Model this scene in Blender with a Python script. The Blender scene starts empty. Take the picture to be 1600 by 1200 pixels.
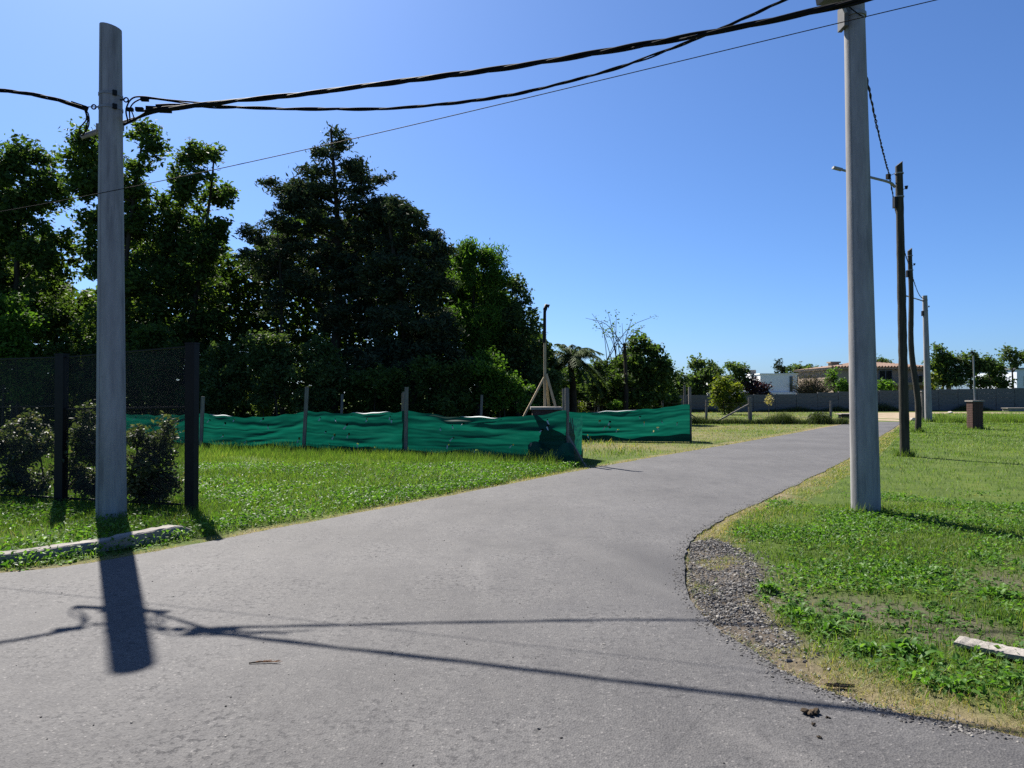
import bpy, math, numpy as np
from mathutils import Vector, Matrix

# ------------------------------------------------------------------ camera, world, sun, exposure
SC = bpy.context.scene
F, CAMZ, PITCH = 1130.0, 1.6, math.atan(14 / 1130.0)
cam_data = bpy.data.cameras.new('camera')
cam_data.sensor_fit = 'HORIZONTAL'; cam_data.sensor_width = 36.0
cam_data.lens = 36.0 * F / 1600.0
cam_data.clip_start = 0.05; cam_data.clip_end = 4000
cam = bpy.data.objects.new('camera', cam_data)
cam.location = (0, 0, CAMZ); cam.rotation_euler = (math.pi / 2 + PITCH, 0, 0)
SC.collection.objects.link(cam); SC.camera = cam

SUN_EL = math.radians(47.7)
SUN_H = Vector((-0.508, 0.861, 0)).normalized()          # horizontal direction towards the sun
SUN_ROT = math.atan2(SUN_H.x, SUN_H.y)                    # clockwise from +Y
world = bpy.data.worlds.new('World'); SC.world = world; world.use_nodes = True
wn = world.node_tree.nodes; wl = world.node_tree.links
sky = wn.new('ShaderNodeTexSky'); sky.sky_type = 'NISHITA'; sky.sun_disc = False
sky.sun_elevation = SUN_EL; sky.sun_rotation = SUN_ROT
sky.altitude = 0; sky.air_density = 0.8; sky.dust_density = 0.8; sky.ozone_density = 10.0
bg = wn['Background']; bg.inputs['Strength'].default_value = 0.05
wb = wn.new('ShaderNodeMix'); wb.data_type = 'RGBA'; wb.blend_type = 'MULTIPLY'; wb.inputs[0].default_value = 1.0   # camera white balance, same over the whole sky
wb.inputs[7].default_value = (0.87, 1.0, 1.12, 1); wl.new(sky.outputs['Color'], wb.inputs[6]); wl.new(wb.outputs[2], bg.inputs['Color'])
sun_d = bpy.data.lights.new('sun', 'SUN'); sun_d.energy = 5.0; sun_d.angle = math.radians(0.53)
sun_d.color = (1.0, 0.94, 0.86)
sun = bpy.data.objects.new('sun', sun_d); SC.collection.objects.link(sun)
sd = Vector((SUN_H.x * math.cos(SUN_EL), SUN_H.y * math.cos(SUN_EL), math.sin(SUN_EL)))
sun.rotation_euler = sd.to_track_quat('Z', 'Y').to_euler(); sun.location = (-20, 40, 60)
SC.view_settings.view_transform = 'Standard'; SC.view_settings.look = 'None'
SC.view_settings.gamma = 1.0; SC.view_settings.use_curve_mapping = False
SC.view_settings.exposure = 1.45
SC.cycles.use_denoising = False; SC.cycles.use_adaptive_sampling = False
SC.cycles.max_bounces = 8; SC.cycles.transparent_max_bounces = 16
SC.cycles.transmission_bounces = 4; SC.cycles.diffuse_bounces = 3

# ------------------------------------------------------------------ helpers
RNG = np.random.default_rng(7)
CP, SP = math.cos(PITCH), math.sin(PITCH)

def at(u, v, d):
    """place in the world seen at photo pixel (u, v) at distance y = d"""
    X, Y = (u - 800) / F, (600 - v) / F
    y = CP - Y * SP; z = SP + Y * CP
    return np.array((X * d / y, d, CAMZ + z * d / y))

def gnd(u, v, z=0.0):
    X, Y = (u - 800) / F, (600 - v) / F
    y = CP - Y * SP; zz = SP + Y * CP
    t = (z - CAMZ) / zz
    return np.array((X * t, y * t, z))

def tag(o, label=None, cat=None, group=None, kind=None):
    if label: o['label'] = label
    if cat: o['category'] = cat
    if group: o['group'] = group
    if kind: o['kind'] = kind
    return o

def empty(name, loc, label, cat, group=None):
    o = bpy.data.objects.new(name, None); o.empty_display_size = 0.2
    SC.collection.objects.link(o); o.location = Vector(loc)
    return tag(o, label, cat, group)

class MB:
    """collects vertices and faces; build() links ONE mesh object"""
    def __init__(self): self.v = []; self.f = {}; self.n = 0; self.t = {}
    def add(self, verts, faces, tint=None):
        verts = np.asarray(verts, float); faces = np.asarray(faces, int)
        k = faces.shape[1]
        self.v.append(verts); self.f.setdefault(k, []).append(faces + self.n)
        if tint is None: tint = np.zeros(len(faces))
        self.t.setdefault(k, []).append(np.broadcast_to(tint, (len(faces),)))
        self.n += len(verts); return self
    def box(self, c, s, rz=0.0, M=None, tint=None):
        c = np.asarray(c, float); s = np.asarray(s, float) / 2
        p = np.array([(x, y, z) for x in (-1, 1) for y in (-1, 1) for z in (-1, 1)], float) * s
        if rz:
            a, b = math.cos(rz), math.sin(rz)
            p = p @ np.array(((a, b, 0), (-b, a, 0), (0, 0, 1)))
        self.add(p + c, [(0, 1, 3, 2), (4, 6, 7, 5), (0, 4, 5, 1), (2, 3, 7, 6), (0, 2, 6, 4), (1, 5, 7, 3)], tint)
        return self
    def bar(self, a, b, w, h):
        a = np.asarray(a, float); b = np.asarray(b, float); d = (b - a) / np.linalg.norm(b - a)
        up = np.array((0, 0, 1.0)) if abs(d[2]) < .9 else np.array((0, 1.0, 0))
        s = np.cross(d, up); s /= np.linalg.norm(s); t = np.cross(s, d)
        p = [e + s * w / 2 * i + t * h / 2 * j for e in (a, b) for i, j in ((-1, -1), (1, -1), (1, 1), (-1, 1))]
        self.add(p, [(0, 1, 2, 3), (7, 6, 5, 4), (0, 4, 5, 1), (1, 5, 6, 2), (2, 6, 7, 3), (3, 7, 4, 0)])
        return self
    def tube(self, pts, r, n=8, cap=True, phase=0.0, tint=None):
        P = np.asarray(pts, float); m = len(P); r = np.broadcast_to(np.asarray(r, float), (m,))
        T = np.gradient(P, axis=0); T /= np.linalg.norm(T, axis=1)[:, None] + 1e-12
        ref = np.array((0, 0, 1.0)) if abs(T[:, 2]).mean() < .8 else np.array((0, 1.0, 0))
        S = np.cross(T, ref); S /= np.linalg.norm(S, axis=1)[:, None] + 1e-12
        U = np.cross(S, T)
        a = phase + np.arange(n) * 2 * math.pi / n
        V = P[:, None] + r[:, None, None] * (np.cos(a)[None, :, None] * S[:, None] + np.sin(a)[None, :, None] * U[:, None])
        i = np.arange(m - 1)[:, None] * n; j = np.arange(n)[None]; j2 = (j + 1) % n
        q = np.stack((i + j, i + j2, i + n + j2, i + n + j), -1).reshape(-1, 4)
        self.add(V.reshape(-1, 3), q, tint)
        if cap:
            for e, o in ((0, 1), (m - 1, -1)):
                self.add(np.vstack((V[e], P[e])), [(j, (j + 1) % n, n)[::o] for j in range(n)], tint)
        return self
    def build(self, name, mat, parent=None, loc=None, smooth=False, tint=False):
        V = np.concatenate(self.v)
        o_ = np.zeros(3)
        if loc is not None: o_ = np.asarray(loc, float)
        V = V - o_
        me = mesh_np(name, V, [np.concatenate(x) for x in self.f.values()],
                     np.concatenate([np.concatenate(x) for x in self.t.values()]) if tint else None, smooth)
        me.materials.append(mat)
        o = bpy.data.objects.new(name, me); SC.collection.objects.link(o)
        if parent is not None:
            o.parent = parent
            o.location = Vector(o_) - parent.location if loc is not None else -parent.location
        else: o.location = Vector(o_)
        return o

def mesh_np(name, V, flist, tint=None, smooth=False):
    me = bpy.data.meshes.new(name)
    me.vertices.add(len(V)); me.vertices.foreach_set('co', np.ascontiguousarray(V, np.float32).ravel())
    nl = sum(f.size for f in flist); npoly = sum(len(f) for f in flist)
    me.loops.add(nl); me.polygons.add(npoly)
    me.loops.foreach_set('vertex_index', np.concatenate([f.ravel() for f in flist]).astype(np.int32))
    tot = np.concatenate([np.full(len(f), f.shape[1]) for f in flist]).astype(np.int32)
    st = np.concatenate(([0], np.cumsum(tot)[:-1])).astype(np.int32)
    me.polygons.foreach_set('loop_start', st)
    me.polygons.foreach_set('loop_total', tot)
    me.polygons.foreach_set('use_smooth', np.full(npoly, smooth))
    if tint is not None:
        a = me.attributes.new('tint', 'FLOAT', 'FACE'); a.data.foreach_set('value', tint.astype(np.float32))
    me.update(calc_edges=True)
    return me

def smooth_line(P, n, seed=None):
    """Catmull-Rom through points P, n samples per span"""
    P = np.asarray(P, float); Q = np.vstack((2 * P[0] - P[1], P, 2 * P[-1] - P[-2])); out = []
    for i in range(1, len(Q) - 2):
        t = np.linspace(0, 1, n, endpoint=False)[:, None]
        a, b, c, d = Q[i - 1], Q[i], Q[i + 1], Q[i + 2]
        out.append(.5 * (2 * b + (c - a) * t + (2 * a - 5 * b + 4 * c - d) * t ** 2 + (3 * b - a - 3 * c + d) * t ** 3))
    out.append(P[-1:]); return np.vstack(out)

def wob(x, y, s=1.0, seed=0):
    """cheap smooth noise, about -1..1"""
    r = np.random.default_rng(seed); v = 0
    for k in range(7):
        a = r.uniform(0, 6.28); f = r.uniform(.6, 2.4) / s; p = r.uniform(0, 6.28)
        v = v + np.sin((x * math.cos(a) + y * math.sin(a)) * f + p + 1.3 * np.sin((x * math.sin(a) - y * math.cos(a)) * f * .7 + p))
    return v / 3.6

def inside(poly, x, y):
    px, py = poly[:, 0], poly[:, 1]; r = np.zeros(x.shape, bool); j = len(poly) - 1
    for i in range(len(poly)):
        if py[i] != py[j]:
            c = (py[i] > y) != (py[j] > y)
            r ^= c & (x < (px[j] - px[i]) * (y - py[i]) / (py[j] - py[i]) + px[i])
        j = i
    return r

def dist_line(line, x, y):
    d = np.full(x.shape, 1e9)
    for a, b in zip(line[:-1], line[1:]):
        e = b[:2] - a[:2]; L = e @ e + 1e-12
        t = np.clip(((x - a[0]) * e[0] + (y - a[1]) * e[1]) / L, 0, 1)
        d = np.minimum(d, np.hypot(x - a[0] - t * e[0], y - a[1] - t * e[1]))
    return d

# ------------------------------------------------------------------ materials
def new_mat(name):
    m = bpy.data.materials.new(name); m.use_nodes = True
    return m, m.node_tree.nodes, m.node_tree.links, m.node_tree.nodes['Principled BSDF']

def ramp(n, stops):
    r = n.new('ShaderNodeValToRGB'); e = r.color_ramp.elements
    e[0].position, e[0].color = stops[0][0], (*stops[0][1], 1)
    e[1].position, e[1].color = stops[-1][0], (*stops[-1][1], 1)
    for p, c in stops[1:-1]:
        k = e.new(p); k.color = (*c, 1)
    return r

def noise_node(n, l, scale, detail=4, rough=.6, vec=None, sc=None):
    t = n.new('ShaderNodeTexNoise'); t.inputs['Scale'].default_value = scale
    t.inputs['Detail'].default_value = detail; t.inputs['Roughness'].default_value = rough
    if vec is None:
        vec = n.new('ShaderNodeTexCoord').outputs['Object']
    if sc is not None:
        mp = n.new('ShaderNodeMapping'); mp.inputs['Scale'].default_value = sc
        l.new(vec, mp.inputs['Vector']); vec = mp.outputs['Vector']
    l.new(vec, t.inputs['Vector']); return t

def mix_col(n, l, fac, a, b, mode='MIX'):
    m = n.new('ShaderNodeMix'); m.data_type = 'RGBA'; m.blend_type = mode
    for sock, val in ((m.inputs[0], fac), (m.inputs[6], a), (m.inputs[7], b)):
        if hasattr(val, 'node'): l.new(val, sock)
        elif isinstance(val, (int, float)): sock.default_value = val
        else: sock.default_value = (*val, 1)
    return m.outputs[2]

def surf(name, c1, c2, scale=4, rough=.8, spec=.3, bump=.0, bscale=30, sc=None, metallic=0, detail=5):
    m, n, l, p = new_mat(name)
    t = noise_node(n, l, scale, detail, .65, sc=sc)
    r = ramp(n, ((.3, c1), (.7, c2))); l.new(t.outputs['Fac'], r.inputs['Fac'])
    l.new(r.outputs['Color'], p.inputs['Base Color'])
    p.inputs['Roughness'].default_value = rough; p.inputs['Specular IOR Level'].default_value = spec
    p.inputs['Metallic'].default_value = metallic
    if bump:
        t2 = noise_node(n, l, bscale, 4, .6, sc=sc); b = n.new('ShaderNodeBump')
        b.inputs['Strength'].default_value = bump; b.inputs['Distance'].default_value = .02
        l.new(t2.outputs['Fac'], b.inputs['Height']); l.new(b.outputs['Normal'], p.inputs['Normal'])
    return m

def leafy(name, stops, trans=.35, rough=.5, spec=.35, tcol=(1.25, 1.35, .55)):
    """leaf: diffuse and glossy front, light passing through from behind; colour from the per-leaf tint"""
    m, n, l, p = new_mat(name)
    a = n.new('ShaderNodeAttribute'); a.attribute_name = 'tint'
    r = ramp(n, stops); l.new(a.outputs['Fac'], r.inputs['Fac'])
    l.new(r.outputs['Color'], p.inputs['Base Color'])
    p.inputs['Roughness'].default_value = rough; p.inputs['Specular IOR Level'].default_value = spec
    tr = n.new('ShaderNodeBsdfTranslucent')
    mc = mix_col(n, l, 1.0, r.outputs['Color'], tcol, 'MULTIPLY')
    l.new(mc, tr.inputs['Color'])
    mx = n.new('ShaderNodeMixShader'); mx.inputs[0].default_value = trans
    l.new(p.outputs[0], mx.inputs[1]); l.new(tr.outputs[0], mx.inputs[2])
    l.new(mx.outputs[0], n['Material Output'].inputs['Surface'])
    return m

def flat(name, c, rough=.6, spec=.3, metallic=0):
    return surf(name, tuple(x * .8 for x in c), tuple(min(1, x * 1.2) for x in c), 8, rough, spec, metallic=metallic)

M = {}
M['pole_concrete'] = surf('pole_concrete', (.20, .195, .195), (.30, .295, .29), 3.5, .85, .2, .12, 40, sc=(3, 3, .5))
def stain(m):
    n, l = m.node_tree.nodes, m.node_tree.links; p = n['Principled BSDF']; src = p.inputs['Base Color'].links[0].from_socket
    t = noise_node(n, l, 2.2, 6, .7, sc=(2.5, 2.5, .22)); q = ramp(n, ((.50, (1, 1, 1)), (.66, (.62, .62, .63)))); l.new(t.outputs['Fac'], q.inputs['Fac'])
    t2 = noise_node(n, l, 7, 5, .8, sc=(1, 1, .9)); q2 = ramp(n, ((.64, (1, 1, 1)), (.72, (.55, .54, .52)))); l.new(t2.outputs['Fac'], q2.inputs['Fac'])
    c = mix_col(n, l, 1.0, src, q.outputs['Color'], 'MULTIPLY'); c = mix_col(n, l, .7, c, q2.outputs['Color'], 'MULTIPLY'); l.new(c, p.inputs['Base Color'])
stain(M['pole_concrete'])
M['concrete'] = surf('concrete', (.15, .14, .125), (.27, .25, .225), 5, .9, .2, .5, 35)
M['wall_concrete'] = surf('wall_concrete', (.075, .073, .072), (.16, .155, .15), 1.6, .9, .2, .4, 12, sc=(1, 1, 3))
M['wood_pole'] = surf('wood_pole', (.020, .019, .014), (.065, .060, .045), 5, .85, .2, .7, 18, sc=(5, 5, .35))
M['post_wood'] = surf('post_wood', (.09, .085, .08), (.22, .20, .17), 6, .9, .2, .5, 20, sc=(6, 6, .6))
M['raw_wood'] = surf('raw_wood', (.26, .20, .12), (.42, .34, .22), 6, .8, .25, .3, 20, sc=(6, 6, .6))
M['steel'] = surf('steel', (.16, .165, .17), (.26, .265, .27), 10, .6, .35, metallic=.2)
M['dark_steel'] = surf('dark_steel', (.06, .062, .065), (.10, .103, .107), 10, .7, .2)
M['black_metal'] = surf('black_metal', (.004, .004, .005), (.009, .009, .010), 10, .55, .18)
M['cable'] = surf('cable', (.004, .004, .004), (.010, .010, .010), 10, .7, .10)
M['bark'] = surf('bark', (.018, .014, .010), (.06, .05, .038), 3, .95, .1, .6, 14, sc=(2, 2, .5))
M['white_wall'] = surf('white_wall', (.70, .70, .70), (.78, .78, .77), .6, .85, .2)
M['beige_wall'] = surf('beige_wall', (.25, .20, .15), (.32, .26, .20), .8, .9, .15)
M['roof_tile'] = surf('roof_tile', (.13, .085, .06), (.23, .155, .115), 2.2, .85, .2)
M['dark_glass'] = surf('dark_glass', (.01, .012, .015), (.02, .022, .025), 2, .08, .6)
M['slate'] = flat('slate', (.16, .17, .19), .7)
M['blue_white'] = surf('blue_white', (.55, .60, .68), (.64, .68, .75), .7, .85, .2)
M['brick'] = surf('brick', (.048, .030, .026), (.095, .054, .044), 9, .9, .15, .4, 40)
M['mortar'] = surf('mortar', (.12, .11, .10), (.20, .19, .17), 9, .95, .1)
M['stone'] = leafy('stone', ((0, (.028, .027, .027)), (.6, (.10, .096, .092)), (1, (.24, .228, .205))), 0.0, .9, .2)
M['weed_dark'] = leafy('weed_dark', ((0, (.015, .025, .008)), (1, (.06, .085, .025))), .3)
M['grass'] = leafy('grass', ((0, (.045, .080, .020)), (.45, (.090, .165, .032)), (.75, (.150, .220, .050)), (.86, (.22, .195, .085)), (1, (.32, .27, .16))), .44, .5, .18, (1.25, 1.3, .5))
M['weed_leaf'] = leafy('weed_leaf', ((0, (.036, .095, .016)), (.6, (.080, .175, .028)), (1, (.14, .24, .05))), .46, .5, .16, (1.2, 1.3, .5))
M['leaf_broad'] = leafy('leaf_broad', ((0, (.032, .058, .016)), (.6, (.064, .108, .027)), (1, (.125, .175, .042))), .44, .62, .14)
M['leaf_conifer'] = leafy('leaf_conifer', ((0, (.024, .038, .021)), (.7, (.045, .066, .034)), (1, (.082, .090, .050))), .24, .7, .12, (1.1, 1.2, .7))
M['leaf_bright'] = leafy('leaf_bright', ((0, (.04, .09, .015)), (.6, (.075, .15, .022)), (1, (.13, .21, .035))), .46, .62, .14)
M['leaf_yellow'] = leafy('leaf_yellow', ((0, (.06, .09, .012)), (.6, (.13, .16, .02)), (1, (.22, .22, .04))), .42, .62, .14)
M['leaf_mid'] = leafy('leaf_mid', ((0, (.038, .068, .024)), (.6, (.072, .112, .038)), (1, (.12, .155, .058))), .42, .62, .14)
M['leaf_purple'] = leafy('leaf_purple', ((0, (.015, .008, .009)), (1, (.05, .02, .022))), .25, .5, .35, (1.2, .8, .8))
M['leaf_hedge'] = leafy('leaf_hedge', ((0, (.035, .050, .022)), (.55, (.070, .095, .042)), (.85, (.12, .125, .075)), (1, (.17, .13, .10))), .42, .45, .3)
M['twig'] = leafy('twig', ((0, (.05, .045, .032)), (1, (.12, .11, .08))), .25, .9, .1)

M['clod_soil'] = leafy('clod_soil', ((0, (.012, .010, .008)), (1, (.10, .075, .05))), 0, .95, .1)
M['twig_brown'] = surf('twig_brown', (.10, .05, .025), (.22, .12, .06), 20, .9, .1)
M['pale_stone'] = leafy('pale_stone', ((0, (.3, .28, .25)), (1, (.5, .47, .42))), 0, .9, .2)

def mat_asphalt():
    m, n, l, p = new_mat('asphalt')
    co = n.new('ShaderNodeTexCoord').outputs['Object']
    big = noise_node(n, l, .55, 5, .6, co); mid = noise_node(n, l, 4.0, 6, .7, co)
    streak = noise_node(n, l, 1.6, 5, .65, co, (2.2, .55, 1)); fine = noise_node(n, l, 150, 3, .7, co)
    r1 = ramp(n, ((.30, (.053, .0520, .0525)), (.70, (.084, .0825, .0825)))); l.new(big.outputs['Fac'], r1.inputs['Fac'])
    r2 = ramp(n, ((.30, (.72, .72, .74)), (.50, (1, 1, 1)), (.72, (1.1, 1.09, 1.07)))); l.new(mid.outputs['Fac'], r2.inputs['Fac'])
    c = mix_col(n, l, .75, r1.outputs['Color'], r2.outputs['Color'], 'MULTIPLY')
    r3 = ramp(n, ((.34, (.80, .80, .82)), (.55, (1, 1, 1)))); l.new(streak.outputs['Fac'], r3.inputs['Fac'])
    c = mix_col(n, l, .7, c, r3.outputs['Color'], 'MULTIPLY')
    vo = n.new('ShaderNodeTexVoronoi'); vo.inputs['Scale'].default_value = 95; l.new(co, vo.inputs['Vector'])
    sp = n.new('ShaderNodeSeparateColor'); l.new(vo.outputs['Color'], sp.inputs['Color'])
    r4 = ramp(n, ((0, (.50, .50, .52)), (.18, (.85, .85, .86)), (.80, (1.08, 1.08, 1.07)), (.965, (1.25, 1.24, 1.2)), (1, (2.3, 2.25, 2.15))))
    l.new(sp.outputs['Red'], r4.inputs['Fac'])
    c = mix_col(n, l, .8, c, r4.outputs['Color'], 'MULTIPLY')
    # dark torn pits in the worn surface
    pit = noise_node(n, l, 26, 6, .75, co, (.8, .8, 1)); pm = noise_node(n, l, 1.1, 3, .6, co)
    rp = ramp(n, ((.54, (0, 0, 0)), (.63, (1, 1, 1)))); l.new(pit.outputs['Fac'], rp.inputs['Fac'])
    rm = ramp(n, ((.40, (.10, .10, .10)), (.66, (1, 1, 1)))); l.new(pm.outputs['Fac'], rm.inputs['Fac'])
    fm = mix_col(n, l, 1.0, rp.outputs['Color'], rm.outputs['Color'], 'MULTIPLY')
    c = mix_col(n, l, fm, c, (.022, .022, .024))
    # tar-dark patch by the broken kerb and pale dusty rub marks
    def spot(x, y, rx, ry, rot):
        mp = n.new('ShaderNodeMapping'); mp.vector_type = 'TEXTURE'
        mp.inputs['Location'].default_value = (x, y, 0); mp.inputs['Rotation'].default_value = (0, 0, rot)
        mp.inputs['Scale'].default_value = (rx, ry, 50); l.new(co, mp.inputs['Vector'])
        g = n.new('ShaderNodeTexGradient'); g.gradient_type = 'SPHERICAL'; l.new(mp.outputs['Vector'], g.inputs['Vector'])
        return g.outputs['Fac']
    for x, y, rx, ry, rot, colr, k in ((1.35, 6.55, .75, 1.5, .25, (.03, .03, .032), 1.5), (.85, 7.2, .28, 1.3, .45, (.12, .117, .113), .55),
                                       (1.25, 5.9, .2, 1.2, .5, (.115, .112, .108), .5), (1.15, 3.3, .16, .5, .6, (.13, .125, .12), .7),
                                       (-.3, 6.6, .12, .9, .1, (.12, .117, .114), .6), (.5, 5.4, .9, .28, .2, (.045, .045, .048), .9)):
        s = spot(x, y, rx, ry, rot)
        mm = n.new('ShaderNodeMath'); mm.operation = 'MULTIPLY'; l.new(s, mm.inputs[0]); l.new(mid.outputs['Fac'], mm.inputs[1])
        m2 = n.new('ShaderNodeMath'); m2.operation = 'MULTIPLY'; m2.use_clamp = True; l.new(mm.outputs[0], m2.inputs[0]); m2.inputs[1].default_value = k
        c = mix_col(n, l, m2.outputs[0], c, colr)
    wv = noise_node(n, l, 9, 4, .7, co)
    wsub = n.new('ShaderNodeVectorMath'); wsub.operation = 'MULTIPLY_ADD'; l.new(wv.outputs['Color'], wsub.inputs[0]); wsub.inputs[1].default_value = (.10, .10, 0); l.new(co, wsub.inputs[2])
    for x, y, rx, ry, rot in ((.86, 3.48, .010, .62, -.62), (.50, 4.15, .006, .40, -.35), (-1.9, 4.3, .006, .5, .9), (1.9, 5.1, .007, .5, .5)):
        mp = n.new('ShaderNodeMapping'); mp.vector_type = 'TEXTURE'; mp.inputs['Location'].default_value = (x + .05, y + .05, 0); mp.inputs['Rotation'].default_value = (0, 0, rot)
        mp.inputs['Scale'].default_value = (rx, ry, 50); l.new(wsub.outputs[0], mp.inputs['Vector'])
        g = n.new('ShaderNodeTexGradient'); g.gradient_type = 'SPHERICAL'; l.new(mp.outputs['Vector'], g.inputs['Vector'])
        c = mix_col(n, l, g.outputs['Fac'], c, (.03, .03, .031))
    l.new(c, p.inputs['Base Color'])
    p.inputs['Roughness'].default_value = .78; p.inputs['Specular IOR Level'].default_value = .28
    add = n.new('ShaderNodeMath'); add.operation = 'MULTIPLY_ADD'
    l.new(fine.outputs['Fac'], add.inputs[0]); add.inputs[1].default_value = .55; l.new(vo.outputs['Distance'], add.inputs[2])
    sub = n.new('ShaderNodeMath'); sub.operation = 'SUBTRACT'; l.new(add.outputs[0], sub.inputs[0]); l.new(fm, sub.inputs[1])
    b = n.new('ShaderNodeBump'); b.inputs['Strength'].default_value = .55; b.inputs['Distance'].default_value = .006
    l.new(sub.outputs[0], b.inputs['Height']); l.new(b.outputs['Normal'], p.inputs['Normal'])
    return m
M['asphalt'] = mat_asphalt()

def mat_ground():
    m, n, l, p = new_mat('ground')
    co = n.new('ShaderNodeTexCoord').outputs['Object']
    a = n.new('ShaderNodeAttribute'); a.attribute_name = 'dry'
    s = n.new('ShaderNodeAttribute'); s.attribute_name = 'soil'
    t = noise_node(n, l, 1.2, 7, .7, co); t2 = noise_node(n, l, 22, 6, .75, co)
    r = ramp(n, ((.3, (.030, .052, .010)), (.55, (.060, .090, .016)), (.75, (.095, .115, .024)))); l.new(t.outputs['Fac'], r.inputs['Fac'])
    d = ramp(n, ((.3, (.10, .078, .045)), (.7, (.24, .19, .115)))); l.new(t2.outputs['Fac'], d.inputs['Fac'])
    e = ramp(n, ((.3, (.040, .034, .028)), (.7, (.115, .096, .075)))); l.new(t2.outputs['Fac'], e.inputs['Fac'])
    c = mix_col(n, l, a.outputs['Fac'], r.outputs['Color'], d.outputs['Color'])
    c = mix_col(n, l, s.outputs['Fac'], c, e.outputs['Color'])
    l.new(c, p.inputs['Base Color']); p.inputs['Roughness'].default_value = .95; p.inputs['Specular IOR Level'].default_value = .1
    b = n.new('ShaderNodeBump'); b.inputs['Strength'].default_value = .8; b.inputs['Distance'].default_value = .03
    l.new(t2.outputs['Fac'], b.inputs['Height']); l.new(b.outputs['Normal'], p.inputs['Normal'])
    return m
M['ground'] = mat_ground()
M['dirt'] = surf('dirt', (.17, .13, .085), (.30, .245, .17), 1.3, .95, .1, .5, 10)

def mat_cloth():
    m, n, l, p = new_mat('shade_cloth')
    co = n.new('ShaderNodeTexCoord').outputs['Object']
    t = noise_node(n, l, 2.5, 5, .6, co, (.5, .5, 4))
    r = ramp(n, ((.25, (.001, .042, .029)), (.5, (.002, .072, .049)), (.75, (.006, .100, .066)))); l.new(t.outputs['Fac'], r.inputs['Fac'])
    l.new(r.outputs['Color'], p.inputs['Base Color']); p.inputs['Roughness'].default_value = .55
    p.inputs['Specular IOR Level'].default_value = .25
    tr = n.new('ShaderNodeBsdfTranslucent'); l.new(r.outputs['Color'], tr.inputs['Color'])
    mx = n.new('ShaderNodeMixShader'); mx.inputs[0].default_value = .55
    l.new(p.outputs[0], mx.inputs[1]); l.new(tr.outputs[0], mx.inputs[2])
    l.new(mx.outputs[0], n['Material Output'].inputs['Surface'])
    return m
M['shade_cloth'] = mat_cloth()
M['white_cloth'] = surf('white_cloth', (.30, .36, .34), (.42, .46, .44), 6, .7, .3)

def mat_net():
    m, n, l, p = new_mat('black_net')
    t = noise_node(n, l, 2.0, 4)
    r = ramp(n, ((.3, (.003, .003, .004)), (.7, (.006, .006, .007)))); l.new(t.outputs['Fac'], r.inputs['Fac'])
    l.new(r.outputs['Color'], p.inputs['Base Color']); p.inputs['Roughness'].default_value = .7
    tp = n.new('ShaderNodeBsdfTransparent'); mx = n.new('ShaderNodeMixShader'); mx.inputs[0].default_value = .37
    l.new(tp.outputs[0], mx.inputs[1]); l.new(p.outputs[0], mx.inputs[2])
    l.new(mx.outputs[0], n['Material Output'].inputs['Surface'])
    return m
M['black_net'] = mat_net()

# ------------------------------------------------------------------ setting: road, ground, dirt track
left_px = [(-60, 905), (0, 896), (90, 887), (200, 869), (300, 851), (430, 826), (560, 801), (730, 769), (900, 736), (1000, 718), (1100, 701), (1200, 684), (1300, 666), (1345, 659)]
right_px = [(1412, 659), (1380, 679), (1330, 714), (1260, 749), (1200, 779), (1150, 801), (1110, 822), (1082, 843), (1070, 868), (1070, 905), (1090, 955), (1140, 994), (1195, 1030), (1250, 1061), (1320, 1090), (1400, 1111), (1500, 1133), (1600, 1152)]
L = smooth_line([(-30, 1.6, 0), (-14, 2.9, 0), (-8.0, 4.4, 0)] + [gnd(*p) for p in left_px[1:]], 8)
R = smooth_line([gnd(*p) for p in right_px] + [(4.2, 2.45, 0), (8, 1.0, 0), (16, -1.5, 0), (30, -5, 0)], 8)
rw = np.random.default_rng(3)
for E in (L, R):
    s = np.cumsum(np.r_[0, np.linalg.norm(np.diff(E, axis=0), axis=1)])
    E[:, :2] += np.c_[wob(s * 3, s * 0, 1.0, 4), wob(s * 3, s * 0 + 9, 1.0, 5)] * .014 + rw.normal(0, .009, (len(E), 2))
ROAD = np.vstack((L, R, [(30, -40, 0), (-30, -40, 0)]))
EDGE_L, EDGE_R = L, R

def sheet(name, poly, mat, top, depth, kind='structure'):
    import bmesh
    bm = bmesh.new(); vs = [bm.verts.new((p[0], p[1], top)) for p in poly]
    f = bm.faces.new(vs); bmesh.ops.recalc_face_normals(bm, faces=[f])
    if f.normal.z < 0: f.normal_flip()
    bmesh.ops.triangulate(bm, faces=[f])
    if depth:
        lo = [bm.verts.new((p[0], p[1], top - depth)) for p in poly]
        for i in range(len(poly)):
            j = (i + 1) % len(poly)
            bm.faces.new((vs[i], lo[i], lo[j], vs[j]))
    me = bpy.data.meshes.new(name); bm.to_mesh(me); bm.free(); me.materials.append(mat)
    o = bpy.data.objects.new(name, me); SC.collection.objects.link(o); o['kind'] = kind
    return o
sheet('road', ROAD, M['asphalt'], 0.0, 0.12)

G_SOIL = [(1340, 950, .55), (1480, 960, .45), (1560, 905, .4), (1420, 985, .35), (1250, 940, .3), (1210, 1020, .35), (1530, 985, .4), (1590, 870, .3)]
gravel_px = [(1078, 846), (1120, 842), (1160, 862), (1185, 890), (1180, 930), (1205, 965), (1250, 1000), (1205, 1008), (1150, 992), (1098, 955), (1076, 905)]
GRAVEL = np.array([gnd(*p) for p in gravel_px])
GRAVEL_S = smooth_line(np.vstack((GRAVEL, GRAVEL[:1])), 5)

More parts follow.
